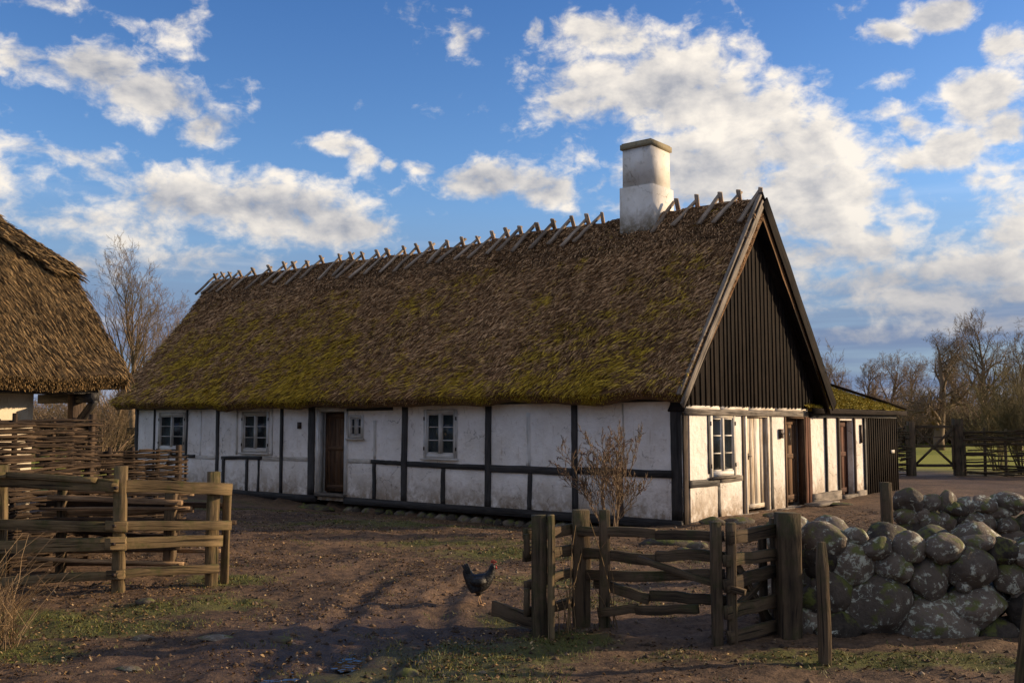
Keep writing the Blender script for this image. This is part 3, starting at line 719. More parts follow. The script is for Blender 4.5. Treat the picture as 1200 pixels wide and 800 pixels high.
# thatched roof
def slope_pos(side):
    def fn(s, t):        # s along the house, t from eave (0) to ridge (1)
        a = RA0+(RA1-RA0)*s; b = EB+(BA-EB)*t; z = EZ+(BZ-EZ)*t
        wob = (vnoise(a, t*5, 1.1, 11)-.5)*.12+(vnoise(a, t*5, 4, 12)-.5)*.05-.10*np.sin(np.pi*t)*.5
        z = z+wob-.05*np.sin(np.pi*s)*t-.0
        if side > 0: b = 2*BA-b
        return np.stack([-a, b, z], 1)
    return fn
nrm = Vector((0, -(BZ-EZ), (BA-EB))).normalized()
def slope_frame(side):
    pos = slope_pos(side)
    D = np.array([0, -(BA-EB)*1., -(BZ-EZ)]); D /= np.linalg.norm(D); Nn = np.array([0, nrm.y, nrm.z]); A = np.array([1., 0, 0])
    if side > 0: D = D*np.array([1, -1, 1]); Nn = Nn*np.array([1, -1, 1])
    def fm(s, t):
        n = len(s); return pos(s, t), np.tile(D, (n, 1)), np.tile(A, (n, 1)), np.tile(Nn, (n, 1))
    return fm
def under(side):
    p = slope_pos(side)
    def fn(s, t):
        q = p(s, t); q[:, 1] += (-1 if side < 0 else 1)*(-.14); q[:, 2] -= .19; return q
    return fn
P1, F1, r1 = grid_surface(slope_pos(-1), 180, 50, .3); P2, F2, r2 = grid_surface(slope_pos(1), 60, 12, .3)
P3, F3, r3 = grid_surface(under(-1), 60, 2, .1); P4, F4, r4 = grid_surface(under(1), 60, 2, .1)
def strip(fa, fb, t, ns, rv, rag=.0):
    s = np.linspace(0, 1, ns); a = fa(s, np.full(ns, t)); b2 = fb(s, np.full(ns, t)); b2[:, 2] += rag*rng.random(ns)
    P = np.concatenate([a, b2]); i = np.arange(ns-1); return P, np.stack([i, i+1, i+1+ns, i+ns], 1), np.full(ns-1, rv)
def endcap(side, s):
    t = np.linspace(0, 1, 20); a = slope_pos(side)(np.full(20, s), t); b2 = under(side)(np.full(20, s), t)
    P = np.concatenate([a, b2]); i = np.arange(19); return P, np.stack([i, i+1, i+21, i+20], 1), np.full(19, .2)
def eave_frame(side):      # the cut reed ends hanging at the eave
    fm = slope_frame(side)
    def f2(s, t):
        P, D, A, Nn = fm(s, t*0); P = P+Nn*(-.19*t[:, None]); return P, D, A, Nn
    return f2
def rake_frame(side, s0):
    fm = slope_frame(side)
    def f2(s, t):
        P, D, A, Nn = fm(np.full(len(s), s0), t); P = P-Nn*(.2*s[:, None]); return P, D, A*(1 if s0 == 0 else -1), Nn
    return f2
rr = np.random.default_rng(3)
main_parts = [(P1, F1, r1), (P2, F2, r2), (P3, F3, r3), (P4, F4, r4), strip(slope_pos(-1), under(-1), 0, 120, .1, .02), strip(slope_pos(1), under(1), 0, 30, .1)]
main_parts += [endcap(-1, 0), endcap(-1, 1), endcap(1, 0), endcap(1, 1)]
main_parts += [thatch_blades(rr, 165000, lambda s, t: slope_frame(-1)(s, .025+.975*t), .20, .0145, .085, -.5, .36), thatch_blades(rr, 9000, slope_frame(1), .2, .03, .05, 0, .3),
               thatch_blades(rr, 14000, eave_frame(-1), .05, .010, .015, -.15, .4), thatch_blades(rr, 1800, rake_frame(-1, 1.), .10, .016, .03, .5, .5), thatch_blades(rr, 1500, rake_frame(-1, 0.), .05, .014, .02, .1, .4), thatch_blades(rr, 500, eave_frame(1), .07, .02, .02, 0, .3)]
V, F, rv = merge(main_parts)
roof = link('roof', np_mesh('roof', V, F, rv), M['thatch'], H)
# ridge capping of heather, thicker and ragged
def cap_pos(side):
    base = slope_pos(side)
    def fn(s, t):
        tt = .80+.205*t; q = base(s, np.minimum(tt, 1.)); a = -q[:, 0]
        rag = (vnoise(a, a*0, 2.2, 21)-.5)*.10
        q[:, 1] += (-1 if side < 0 else 1)*.04*(t < .97)+(1-t)*rag*(-1 if side < 0 else 1); q[:, 2] += .045-(1-t)*rag*1.1; return q
    return fn
cp = cap_pos(-1); cq = cap_pos(1)
capf = lambda side: (lambda s, t: (cap_pos(side)(s, t), *slope_frame(side)(s, t)[1:]))
caplow = lambda s, t: (cap_pos(-1)(s, t*0)-np.array([0, 0, .07])*t[:, None], *slope_frame(-1)(s, t)[1:])
V, F, rv = merge([grid_surface(cp, 160, 10, .3), grid_surface(cq, 160, 6, .3), strip(cp, lambda s, t: cp(s, t)-np.array([0, -.05, .08]), 0, 160, .1, 0),
                  thatch_blades(rr, 13000, capf(-1), .13, .02, .06, -.1, .6), thatch_blades(rr, 3500, capf(1), .13, .02, .05, 0, .6), thatch_blades(rr, 5000, caplow, .12, .018, .03, -.1, .5)])
rid = link('ridge_capping', np_mesh('ridge_capping', V, F, rv), M['thatch_ridge'], roof)
# crossed sticks riding on the ridge
XS = [17.42, 17.07, 16.73, 16.27, 15.57, 14.81, 14.12, 13.7, 13.15, 12.54, 11.78, 11.3, 10.91, 10.36, 9.98, 9.4, 8.95, 8.42, 7.91, 7.38, 6.92, 6.47, 6.03, 5.63, 5.19, 4.68, 4.22, 3.79, 3.41, 1.61, 1.14, 0.63, 0.21, -0.22]
SL = math.atan2(BZ-EZ, BA-EB)
def cross(a):
    top = BZ+.10-.05*math.sin(math.pi*(a-RA0)/(RA1-RA0))+float((vnoise(np.array([a]), np.array([5.]), 1.1, 11)-.5)[0])*.12
    mb = MB(); j = random.uniform(-.06, .06)
    for sd in (-1, 1):
        L1 = random.uniform(.74, .92); L2 = random.uniform(.11, .16); sk = random.uniform(.12, .36)
        c, s_ = math.cos(SL), math.sin(SL); off = .035*sd
        p0 = (-a+off-sk, BA+sd*L1*c, top-L1*s_+.10); p1 = (-a+off-j*sd*.5, BA-sd*L2*c, top+L2*s_+.03)
        w = random.uniform(.085, .115)
        mb.beam(p0, p1, w, .055, 5, .012, up=(0, sd, 1), taper=random.uniform(.75, .95), ch=.3)
    return mb.build('ridge_cross', M['stick'], roof)
for a in XS: cross(a)
# chimney
CH = empty('chimney', (0, 0, 0)); CH.parent = H
ca0, ca1, cb0, cb1 = 1.88, 2.66, 2.28, 3.10
part('stack', M['chim'], CH, lambda mb: (mb.box(-ca1, -ca0, cb0, cb1, 4.9, 6.46, .5, .008), mb.box(-ca1+.05, -ca0-.05, cb0+.04, cb1-.04, 6.459, 7.26, .5, .008)))
M['chimcap'] = plaster('mossy_chimney_cap', (.30, .26, .17), (.12, .11, .04), 5.6, .9)
def capm(mb):
    mb.box(-ca1+.02, -ca0-.02, cb0+.0, cb1-.0, 7.261, 7.37, .5, .006)
    mb.box(-ca1+.04, -ca0-.04, cb0+.02, cb1-.02, 7.371, 7.39, .5, .004)
part('cap', M['chimcap'], CH, capm)
# clamped collar of mortar round the chimney foot
part('flashing', M['stone_plain'], CH, lambda mb: [mb.beam((-ca1-.03, cb0-.03, 5.40), (-ca0+.03, cb0-.03, 5.40), .08, .05, 6, .015)])
# fan step stones
for k, (a, b2, rx, ry, rz_) in enumerate(((8.95, -.42, .48, .24, .09), (8.45, -.5, .25, .2, .07))):
    p = HW(a, b2); s_ = rock('door_stone', (p[0], p[1], -.20), (rx, ry, rz_), 300+k, amp=.12, rot=(0, 0, HROT))
    tag(s_, ('long flat doorstep stone before the dark front door', 'smaller flat stone at the right end of the front doorstep')[k], 'stone')

# ================================================================== THE LEAN-TO ANNEX
A_ = empty('annex', HW(0, WID+.06, 0), HROT)
tag(A_, 'low annex behind the gable with mossy roof, pale panels and black boards', 'shed')
q0 = WID+.06
def b_(b): return b-q0
AH = [(b_(7.02), b_(7.82), -.05, 1.72)]
part('wall', M['plaster'], A_, lambda mb: (slab(mb, 'b', AH, -.05, 1.83, 0, b_(8.62), .2, .02), slab(mb, 'b', [], -.05, 1.75, 0, b_(10.7), .1, 3.2)))
for b, w, m in ((5.30, .16, 'door_red'), (6.21, .05, 'tar'), (6.93, .08, 'brown_post'), (7.90, .06, 'brown_post'), (8.55, .10, 'tar')):
    part('timber_post', M[m], A_, lambda mb: mb.beam((-.01, b_(b), -.03), (-.01, b_(b), 1.78), w, .07, 6, .005, up=(1, 0, 0), ch=.1))
part('wall_plate', M['tar'], A_, lambda mb: mb.beam((.0, .02, 1.84), (.0, b_(10.7), 1.84), .10, .13, 8, .004, ch=.1))
part('sill_board', M['board_grey'], A_, lambda mb: (mb.beam((.01, b_(5.35), .05), (.01, b_(6.95), .05), .06, .28, 5, .006, ch=.08), mb.beam((.02, b_(7.0), .02), (.02, b_(7.85), .02), .12, .12, 4, .006), mb.beam((.01, b_(7.9), .03), (.01, b_(8.5), .03), .06, .18, 3, .004)))
leaf(A_, 'b', b_(7.04), b_(7.80), .06, 1.70, .15, 'door_red', 4, label='red-brown plank door')
part('wall_vent', M['iron'], A_, lambda mb: mb.box(-.018, .02, b_(8.28), b_(8.38), 1.2, 1.62))
def blk(mb):
    b = b_(8.62)
    while b < b_(10.7)-.01:
        mb.box(.0, .028, b, b+.145, -.05+random.uniform(-.02, .02), 1.80); mb.box(.029, .048, b+.13, b+.165, -.03, 1.80); b += .15
    mb.box(-3.2, .0, b_(10.66), b_(10.70), -.05, 1.78)
part('black_boards', M['clad'], A_, blk)
part('sign_plate', M['white'], A_, lambda mb: mb.box(.05, .056, b_(10.2), b_(10.46), .92, 1.0))
# hipped mossy roof
rc = (.15, b_(11.05), 1.97)          # near right corner (local)
hip = (-2.35, b_(11.05)-2.5, 1.97+2.5*.43)
def aroof(s, t):
    # s: along the eave from the cottage to the corner, t: up the slope
    e = np.stack([np.full_like(s, rc[0]), -.3+(rc[1]+.3)*s, np.full_like(s, rc[2])], 1)
    top = np.stack([np.full_like(s, hip[0]), -.3+(hip[1]+.3)*s, np.full_like(s, hip[2])], 1)
    q = e*(1-t[:, None])+top*t[:, None]; q[:, 2] += (vnoise(q[:, 0], q[:, 1], 3.5, 5)-.5)*.06; return q
def aroof2(s, t):
    e = np.stack([rc[0]-(rc[0]+3.4)*s, np.full_like(s, rc[1]), np.full_like(s, rc[2])], 1)
    top = np.tile(np.array(hip), (len(s), 1)); return e*(1-t[:, None])+top*t[:, None]
nr = np.array([.43, 0, 1.]); nr /= np.linalg.norm(nr)
afr = lambda s, t: (aroof(s, t), np.tile(np.array([.92, 0, -.39]), (len(s), 1)), np.tile(np.array([0, 1., 0]), (len(s), 1)), np.tile(nr, (len(s), 1)))
V, F, rv = merge([grid_surface(aroof, 60, 20, .5), grid_surface(aroof2, 20, 12, .5), thatch_blades(rr, 14000, afr, .05, .02, .05, 0, .9)])
ar = link('roof', np_mesh('annex_roof', V, F, rv), M['mossroof'], A_)
part('eave_board', M['clad'], A_, lambda mb: (mb.beam((rc[0]+.02, -.2, rc[2]-.06), (rc[0]+.02, rc[1]+.05, rc[2]-.06), .04, .11, 8, .003), mb.beam((rc[0], rc[1]+.03, rc[2]-.06), (-3.4, rc[1]+.03, rc[2]-.06), .04, .11, 8, .003)))
part('hip_board', M['clad'], A_, lambda mb: mb.beam((rc[0]+.02, rc[1]+.02, rc[2]+.05), (hip[0], hip[1], hip[2]+.06), .16, .05, 6, .004))

# ================================================================== LEFT BARN
bx_, by_ = -5.66, 13.30             # corner post of the barn (eave corner lies outwards)
B = empty('barn', (-5.17, 13.40, 0), HROT)
tag(B, 'thatched barn at left edge with warm brown reed roof and cream wall', 'barn')
# local: +y towards the cottage's far side, -x goes into the barn; eave along y at x=0
EZb = 2.28; SLb = R(45)
def bpos(s, t):     # s from far left (0) to the verge (1), t up the slope
    y0 = -9+9*s; L = 6.4*t
    x = -L*math.cos(SLb); z = EZb+L*math.sin(SLb)-.12*np.sin(np.pi*np.minimum(t*1.3, 1))
    y0 = np.where(s > .999, y0, y0)
    # half hip: above t=.42 the verge leans back
    back = np.maximum(t-.385, 0)*6.4*.9
    y = y0-back*s
    q = np.stack([x, y, z+(vnoise(y0, t*6, 1.3, 31)-.5)*.08], 1); return q
Db = np.array([math.cos(SLb), 0, -math.sin(SLb)]); Nb = np.array([math.sin(SLb), 0, math.cos(SLb)]); Ab = np.array([0, 1., 0])
bfm = lambda s, t: (bpos(.45+.55*s, t), np.tile(Db, (len(s), 1)), np.tile(Ab, (len(s), 1)), np.tile(Nb, (len(s), 1)))
def bunder(s, t): q = bpos(s, t); q = q-Nb*.26; q[:, 1] -= .05; return q
beave = lambda s, t: (bpos(.45+.55*s, t*0)-Nb*(.24*t[:, None]), np.tile(Db, (len(s), 1)), np.tile(Ab, (len(s), 1)), np.tile(Nb, (len(s), 1)))
def bverge(s, t):
    P = bpos(np.full(len(s), 1.), t)-Nb*(.24*s[:, None]); n = len(s)
    return P, np.tile(Db, (n, 1)), np.tile(Ab, (n, 1)), np.tile(Nb, (n, 1))
def gstrip(fa, fb, along, n, rv):
    u_ = np.linspace(0, 1, n)
    a_, b2 = (fa(u_, u_*0), fb(u_, u_*0)) if along == 's' else (fa(u_*0+1, u_), fb(u_*0+1, u_))
    i = np.arange(n-1); return np.concatenate([a_, b2]), np.stack([i, i+1, i+1+n, i+n], 1), np.full(n-1, rv)
V, F, rv = merge([grid_surface(bpos, 80, 40, .3), grid_surface(bunder, 10, 10, .1), gstrip(bpos, bunder, 's', 60, .2), gstrip(bpos, bunder, 't', 40, .2),
                  thatch_blades(rr, 120000, lambda s, t: bfm(s, .035+.965*t), .27, .0085, .035, .18, .10), thatch_blades(rr, 16000, beave, .05, .010, .012, 0, .2), thatch_blades(rr, 5000, bverge, .12, .016, .03, -.1, .3)])
broof = link('roof', np_mesh('barn_roof', V, F, rv), M['thatch_barn'], B)
def back_slope(mb):
    top = [bpos(np.array([s_]), np.array([1.]))[0] for s_ in (0., 1.)]
    lo = bpos(np.array([1.]), np.array([.385]))[0]
    mb.add([tuple(top[0]), tuple(top[1]), (top[1][0]*2, lo[1], lo[2]), (top[0][0]*2, -9, EZb)], [(0, 1, 2, 3)])
    mb.add([tuple(bpos(np.array([1.]), np.array([.385]))[0]), tuple(top[1]), (2*top[1][0]-lo[0], lo[1], lo[2])], [(0, 1, 2)])
part('back_slope', M['thatch_barn'], B, back_slope)
# raised capping along the half hip
def hipcap(s, t):
    tt = .375+.625*s; p = bpos(np.ones(len(s)), tt); p = p+Nb*(.11-.02*t[:, None]); p[:, 1] -= t*.42; p[:, 0] += 0; return p
hfr = lambda s, t: (hipcap(s, t), np.tile(Db*.85+Ab*.5, (len(s), 1)), np.tile(Ab, (len(s), 1)), np.tile(Nb, (len(s), 1)))
hipside = lambda s, t: hipcap(s, t*0)-Nb*.2*t[:, None]+Ab*.05
V, F, rv = merge([grid_surface(hipcap, 40, 8, .3), grid_surface(hipside, 40, 3, .2), gstrip(lambda s, t: hipcap(s*0, s), lambda s, t: hipcap(s*0, s)-Nb*.14, 's', 8, .1), thatch_blades(rr, 7000, hfr, .2, .018, .05, 0, .3),
                  thatch_blades(rr, 2500, lambda s, t: (hipside(s, t), *hfr(s, t)[1:]), .16, .016, .03, 0, .4)])
link('hip_capping', np_mesh('hip_capping', V, F, rv), M['thatch_barn'], broof)
part('wall', M['barn_plaster'], B, lambda mb: (mb.box(-.85, -.70, -9, -.95, 0, 2.7, .5), mb.box(-6, -.86, -1.05, -.95, 0, 2.7, .5), mb.box(-6.2, -6, -9, -1.25, 0, 3, .5)))
part('gable_boards', M['clad'], B, lambda mb: mb.add([(-.9, -.45, 2.2), (-7.1, -.45, 2.2), (-4., -.45, 5.9)], [(0, 1, 2)]))
for y_ in (-.42, -2.15, -3.6, -5.2):
    part('corner_post' if y_ > -1 else 'post', M['brown_post'], B, lambda mb: mb.beam((-.62, y_, 0), (-.62, y_, 2.12), .15, .15, 6, .006, ch=.15))
part('eave_beam', M['tar'], B, lambda mb: (mb.beam((-.55, -9, 2.13), (-.55, -.15, 2.13), .16, .15, 8, .005), mb.beam((-.30, -9, 2.0+.09), (-.30, -.3, 2.09), .08, .1, 8, .005)))
part('soffit', M['tar'], B, lambda mb: (mb.box(-6, -.1, -9, -.15, 2.215, 2.23), mb.box(-6., -5.9, -1.2, -.2, 0, 2.2)))
part('tie_beam', M['tar'], B, lambda mb: (mb.beam((-.1, -.42, 1.99), (-1.6, -.42, 1.99), .12, .13, 4, .005), mb.beam((-.62, -.42, 1.6), (-.1, -.42, 1.95), .07, .09, 4, .003)))

# ================================================================== FENCES
def wattle(p0, p1, h, gap, label, name='wattle_fence', rows=None, rod=.014, posts=None, post_r=.035, mat='wicker', group=None, z0=.05, ragged=.12, over=.15, zb=None, dens=1., c0=None):
    p0, p1 = Vector((*p0, 0)), Vector((*p1, 0)); d = p1-p0; L = d.length; d.normalize(); n = Vector((-d.y, d.x, 0))
    z_ = gz(p0.x, p0.y) if zb is None else zb
    T = empty(name, (p0.x, p0.y, z_), math.atan2(d.y, d.x)); tag(T, label, 'fence', group)
    k = max(2, int(round(L/gap)))+1
    for i in range(k):
        xx = L*i/(k-1); r = post_r*(1.5 if i in (0, k-1) else 1)
        part('post', M[mat], T, lambda mb: mb.tube([(xx, 0, -.3), (xx+random.uniform(-.02, .02), random.uniform(-.01, .01), h*.5), (xx+random.uniform(-.03, .03), 0, h+random.uniform(.0, .08))], [r, r*.95, r*.8], 7))
    mb = MB(); z = z0; row = 0
    while z < h:
        x = random.uniform(-.1, .3)-over
        while x < L+over*.6:
            ln = random.uniform(1.0, 2.2); e = min(x+ln, L+random.uniform(0.02, over)); m_ = max(4, int((e-x)/.14)); pts = []; tilt_ = random.uniform(-.03, .03)
            for q in range(m_+1):
                xx = x+(e-x)*q/m_; ph = math.cos(math.pi*xx/(L/(k-1)))*(1 if row % 2 else -1)
                pts.append((xx, ph*post_r*1.3+random.uniform(-.004, .004), z+tilt_*(q/m_-.5)*2+.012*math.sin(xx*3+row)+random.uniform(-.006, .006)))
            r = rod*random.uniform(.6, 1.35)
            if e-x > .15 and random.random() < dens: mb.tube(pts, np.linspace(r, r*.6, m_+1), 5)
            x = e+random.uniform(-.35, .02)
            if e >= L: break
        z += rod*random.uniform(.6, 1.0); row += 1
    mb.build('weave', M[mat], T, True); return T
wattle((-6.9, 9.1), (-5.06, 12.0), 1.70, .5, 'tall woven wicker hurdle fence before the barn wall', rod=.016)
wattle((-5.35, 12.55), (-4.47, 13.35), 1.26, .28, 'low woven wicker panel beyond the rail fence, between barn and cottage', rod=.014)

# left rail fence
def fence_post(T, x, y, top, w, d, m='rail', lean=(0, 0), rz=0, point=False, name='post'):
    z0 = gz(x, y)-.25-T.location.z
    return part(name, M[m], T, lambda mb: mb.beam((x-T.location.x, y-T.location.y, z0), (x-T.location.x+lean[0], y-T.location.y+lean[1], top-T.location.z), w, d, 6, .005, up=(math.sin(rz), math.cos(rz), 0), ch=.09, point=point))
def rails(T, pts_list, m='rail', name='rail', w=.045):
    for pts in pts_list:
        mb = MB(); h = pts[-1]
        P = [Vector(p)-T.location for p in pts[:-1]]
        for i in range(len(P)-1): mb.beam(P[i], P[i+1], w, h, 6, .010, ch=.10, bow=random.uniform(-.01, .01))
        mb.build(name, M[m], T)
RF = empty('rail_fence', (-3.80, 9.74, gz(-3.8, 9.74))); tag(RF, 'sunlit four-rail split wood fence at left before the wicker hurdles', 'fence')
fence_post(RF, -5.06, 9.86, 1.24, .17, .12, rz=-.2); fence_post(RF, -3.80, 9.74, 1.235, .115, .11, rz=-.2); fence_post(RF, -3.04, 10.20, 1.16, .115, .11, rz=-.5)
rails(RF, [[(-6.6, 9.84, 1.13), (-5.0, 9.77, 1.09), (-3.80, 9.64, 1.035), .12], [(-3.92, 9.655, 1.045), (-2.86, 10.2, .965), .12], [(-6.5, 9.75, 1.20), (-4.9, 9.70, 1.155), (-4.0, 9.62, 1.11), .055],
           [(-6.5, 9.80, .70), (-3.70, 9.66, .675), .10], [(-3.9, 9.62, .675), (-2.84, 10.14, .645), .09],
           [(-6.5, 9.80, .42), (-3.70, 9.65, .505), .125], [(-3.9, 9.615, .50), (-2.92, 10.13, .475), .11],
           [(-5.4, 9.80, .08), (-3.72, 9.65, .215), .085], [(-3.88, 9.63, .205), (-2.95, 10.13, .215), .085]])
part('stake', M['rail'], RF, lambda mb: mb.beam(Vector((-2.98, 10.42, -.15))-RF.location, Vector((-2.92, 10.33, 1.03))-RF.location, .08, .05, 5, .006, ch=.2))
def bolts(mb):
    for x, y, z in ((-3.80, 9.60, 1.035), (-3.80, 9.585, .675), (-3.80, 9.585, .505), (-3.80, 9.61, .21), (-5.05, 9.73, 1.09), (-5.05, 9.73, .69)):
        mb.box(x+3.8-.014, x+3.8+.014, y-9.74-.012, y-9.74+.02, z-RF.location.z-.014, z-RF.location.z+.014)
part('bolt', M['iron'], RF, bolts)
# split-wood hurdle behind it
SW = empty('split_wood_hurdle', (-3.72, 10.95, gz(-3.72, 10.95))); tag(SW, 'rough hurdle of stacked split staves behind the rail fence, beside the low wicker panel', 'fence')
fence_post(SW, -3.72, 10.95, .98, .12, .10, 'post_dark'); fence_post(SW, -5.0, 11.15, 1.0, .09, .09, 'post_dark')
z = .12; i = 0
while z < .93:
    y0 = 10.95+(-.07 if i % 2 else .07); l = random.uniform(-.02, .12)
    if i in (2, 9, 12): l += random.uniform(.35, .62)
    rails(SW, [[(-5.2+random.uniform(-.2, .2), y0+.2, z+random.uniform(-.04, .04)), (-3.62+l, y0, z+random.uniform(-.04, .04)), random.uniform(.03, .07)]], 'split' if l > -.2 and i % 3 else 'wicker', 'stave', .05)
    z += random.uniform(.045, .07); i += 1

# centre fence: two posts with short rails, running off to the left
CF = empty('split_rail_fence', (.57, 8.39, gz(.57, 8.39))); tag(CF, 'dark five-post split rail fence in the centre, from the hen to the open gate', 'fence')
fence_post(CF, .215, 7.90, .93, .12, .13, 'post_dark'); fence_post(CF, .305, 7.84, .935, .055, .13, 'rail')
fence_post(CF, .575, 8.38, .93, .145, .15, 'post_dark'); fence_post(CF, .755, 8.22, .945, .085, .08, 'post_dark')
fence_post(CF, 1.545, 7.62, .905, .075, .09, 'post_dark')
rails(CF, [[(.10, 7.99, .775), (.62, 8.49, .77), .085], [(.10, 7.99, .60), (.62, 8.49, .59), .085], [(.11, 7.99, .37), (.62, 8.49, .385), .07], [(.11, 7.99, .165), (.62, 8.49, .195), .075],
           [(.55, 8.31, .765), (1.15, 8.0, .765), (1.62, 7.69, .80), .075], [(.60, 8.31, .585), (1.15, 8.0, .60), (1.62, 7.69, .63), .085], [(.62, 8.31, .41), (1.62, 7.69, .495), .08],
           [(.68, 8.30, .345), (1.10, 8.02, .29), (1.66, 7.70, .28), .08], [(.70, 8.14, .13), (.98, 7.95, .19), (1.40, 7.62, .255), .07], [(1.0, 7.98, .585), (1.75, 7.55, .40), .045],
           [(-.155, 8.42, .12), (.25, 8.06, .09), .12]], 'post_dark', 'rail', .05)
part('rail_block', M['post_dark'], CF, lambda mb: [mb.beam(Vector((.115, 7.93, z1))-CF.location, Vector((.115, 7.93, z2))-CF.location, .05, .06, 3, .003) for z1, z2 in ((.60, .78), (.16, .36))])

# open gate between centre fence and the big post
GT = empty('field_gate', (2.05, 7.95, gz(2.05, 7.95))); tag(GT, 'low weathered five-bar gate with diagonal brace against the thick post', 'gate')
fence_post(GT, 1.665, 7.62, .90, .07, .07, 'post_dark', name='upright'); fence_post(GT, 1.99, 8.0, .84, .06, .06, 'post_dark', name='upright'); fence_post(GT, 2.09, 7.97, .90, .06, .08, 'post_dark', name='upright')
rails(GT, [[(1.63, 7.57, .79), (2.10, 7.93, .80), .10], [(1.60, 7.57, .62), (2.10, 7.93, .63), .09], [(1.60, 7.57, .43), (2.10, 7.93, .49), .095], [(1.60, 7.57, .235), (2.10, 7.93, .265), .10], [(1.62, 7.57, .06), (2.10, 7.93, .095), .09]], 'post_dark', 'bar', .045)
rails(GT, [[(1.68, 7.70, .62), (2.05, 8.03, .08), .06], [(1.68, 7.66, .22), (2.03, 8.02, .48), .05]], 'post_dark', 'brace', .04)
def lone(name, x, y, top, w, d, label, cat='post', lean=(0, 0), point=False, m='post_dark', rz=0):
    T = empty(name, (x, y, gz(x, y)))
    fence_post(T, x, y, top, w, d, m, lean, rz, point, 'shaft'); tag(T, label, cat); return T
lone('gate_post', 2.15, 7.83, .955, .165, .17, 'thick square gate post between the low gate and the boulder wall')
lone('stake', 2.155, 6.98, .83, .075, .075, 'slim round-topped stake standing alone in front of the boulder wall', point=True)
lone('leaning_pole', 3.075, 6.22, 1.25, .08, .05, 'leaning pole at the right edge of the photo before the boulder wall', 'pole', lean=(.26, .06), m='rail')
lone('corner_stake', 4.02, 10.75, 1.02, .10, .10, 'short post at the left end of the rear stone wall')

# ================================================================== STONE WALLS
SWL = empty('boulder_wall', (3.2, 7.9, 0)); tag(SWL, 'near wall of large lichen-covered rounded boulders at right', 'stone wall')
def put_wall(T, lst, Y, sc_, seed0, depth_fac=.85, m='stone'):
    for k, (cx, cy, rx, ry) in enumerate(lst):
        px = 780+cx/2.857; py = 560+cy/2.857; Yk = Y(px)
        D_ = Yk/1162; x = (px-600)*D_; zz = EYE-(py-496)*D_
        rxm, rzm = rx/2.857*D_, ry/2.857*D_
        rock('boulder', (x-T.location.x, Yk+rxm*.4-T.location.y+random.uniform(-.03, .05), zz), (rxm*1.22, rxm*depth_fac, rzm*1.22), seed0+k, m, T, 4, .10, rot=(random.uniform(-.15, .15), random.uniform(-.2, .2), random.uniform(-.5, .5)))
put_wall(SWL, [(532,205,70,54),(505,262,50,55),(620,275,78,72),(634,190,33,27),(702,228,48,30),(550,372,70,62),(545,488,80,62),(752,294,57,44),(805,232,58,46),(875,337,72,60),(925,237,65,48),(715,418,110,88),(870,482,125,92),
               (1015,295,80,58),(1030,415,102,68),(1120,240,48,40),(1037,218,52,28),(1150,330,52,56),(1180,432,50,55),(1100,525,85,62),(1190,250,40,35),(706,527,42,27),(640,515,22,22),(590,442,22,22),(636,365,22,18),(1022,500,28,30),(1165,385,25,22),(975,345,24,28),(925,300,22,22),(480,400,40,40),(470,480,45,50),
               (1255,500,80,70),(1270,390,75,60),(1260,290,65,52),(1260,215,50,38),(1400,480,95,85),(1390,330,85,70),(1390,230,70,50),(1530,480,95,85),(1530,330,85,70),(1520,225,70,50)], lambda px: 7.95, 1, 1)
for k in range(46):
    x = 2.45+random.random()*2.3; rock('wedge_stone', (x-3.2, .26+random.uniform(0, .1), random.uniform(.05, .70)), (random.uniform(.05, .10), .08, random.uniform(.035, .07)), 500+k, 'stone_plain', SWL, 2, .25)
# top and back courses of the near wall
for k in range(16):
    x = 2.35+k*.42; rock('boulder', (x-3.2+random.uniform(-.05, .05), 8.62-7.9, random.uniform(.52, .68)), (random.uniform(.2, .28), .24, random.uniform(.17, .24)), 60+k, 'stone', SWL, 3, .15)
    rock('boulder', (x-3.2+random.uniform(-.05, .05), 8.62-7.9, .2), (.27, .26, .24), 90+k, 'stone', SWL, 2, .15)
part('rubble_core', M['stone_plain'], SWL, lambda mb: mb.beam((-.75, .62, .28), (6, .62, .28), .45, .5, 40, .03, ch=.3))
SW2 = empty('rear_stone_wall', (5.0, 10.9, 0)); tag(SW2, 'rear lower wall of smaller stones behind the boulder wall', 'stone wall')
put_wall(SW2, [(810,78,48,38),(885,82,34,26),(932,80,30,34),(965,102,42,26),(1000,92,40,26),(1055,88,42,26),(1145,82,50,30),(885,146,42,32),(800,128,40,24),(845,118,24,18),(1035,146,62,40),(925,140,30,28),(975,134,24,18),(1130,156,37,26),(965,188,48,26),(800,168,45,28),(870,192,44,24),(1060,200,48,24),(1150,196,50,24),(1195,155,36,30),(1100,115,40,18),
               (810,215,50,30),(900,225,48,28),(990,225,50,28),(1080,232,50,28),(1170,230,50,28),(1250,90,55,32),(1260,150,55,35),(1260,210,60,35),(1350,90,55,32),(1360,160,55,38),(1360,220,60,35)], lambda px: 10.9, 1, 200, m='stone')
part('rubble_core', M['stone_plain'], SW2, lambda mb: mb.beam((-.45, .5, .28), (6, .5, .28), .6, .85, 40, .03, ch=.3))
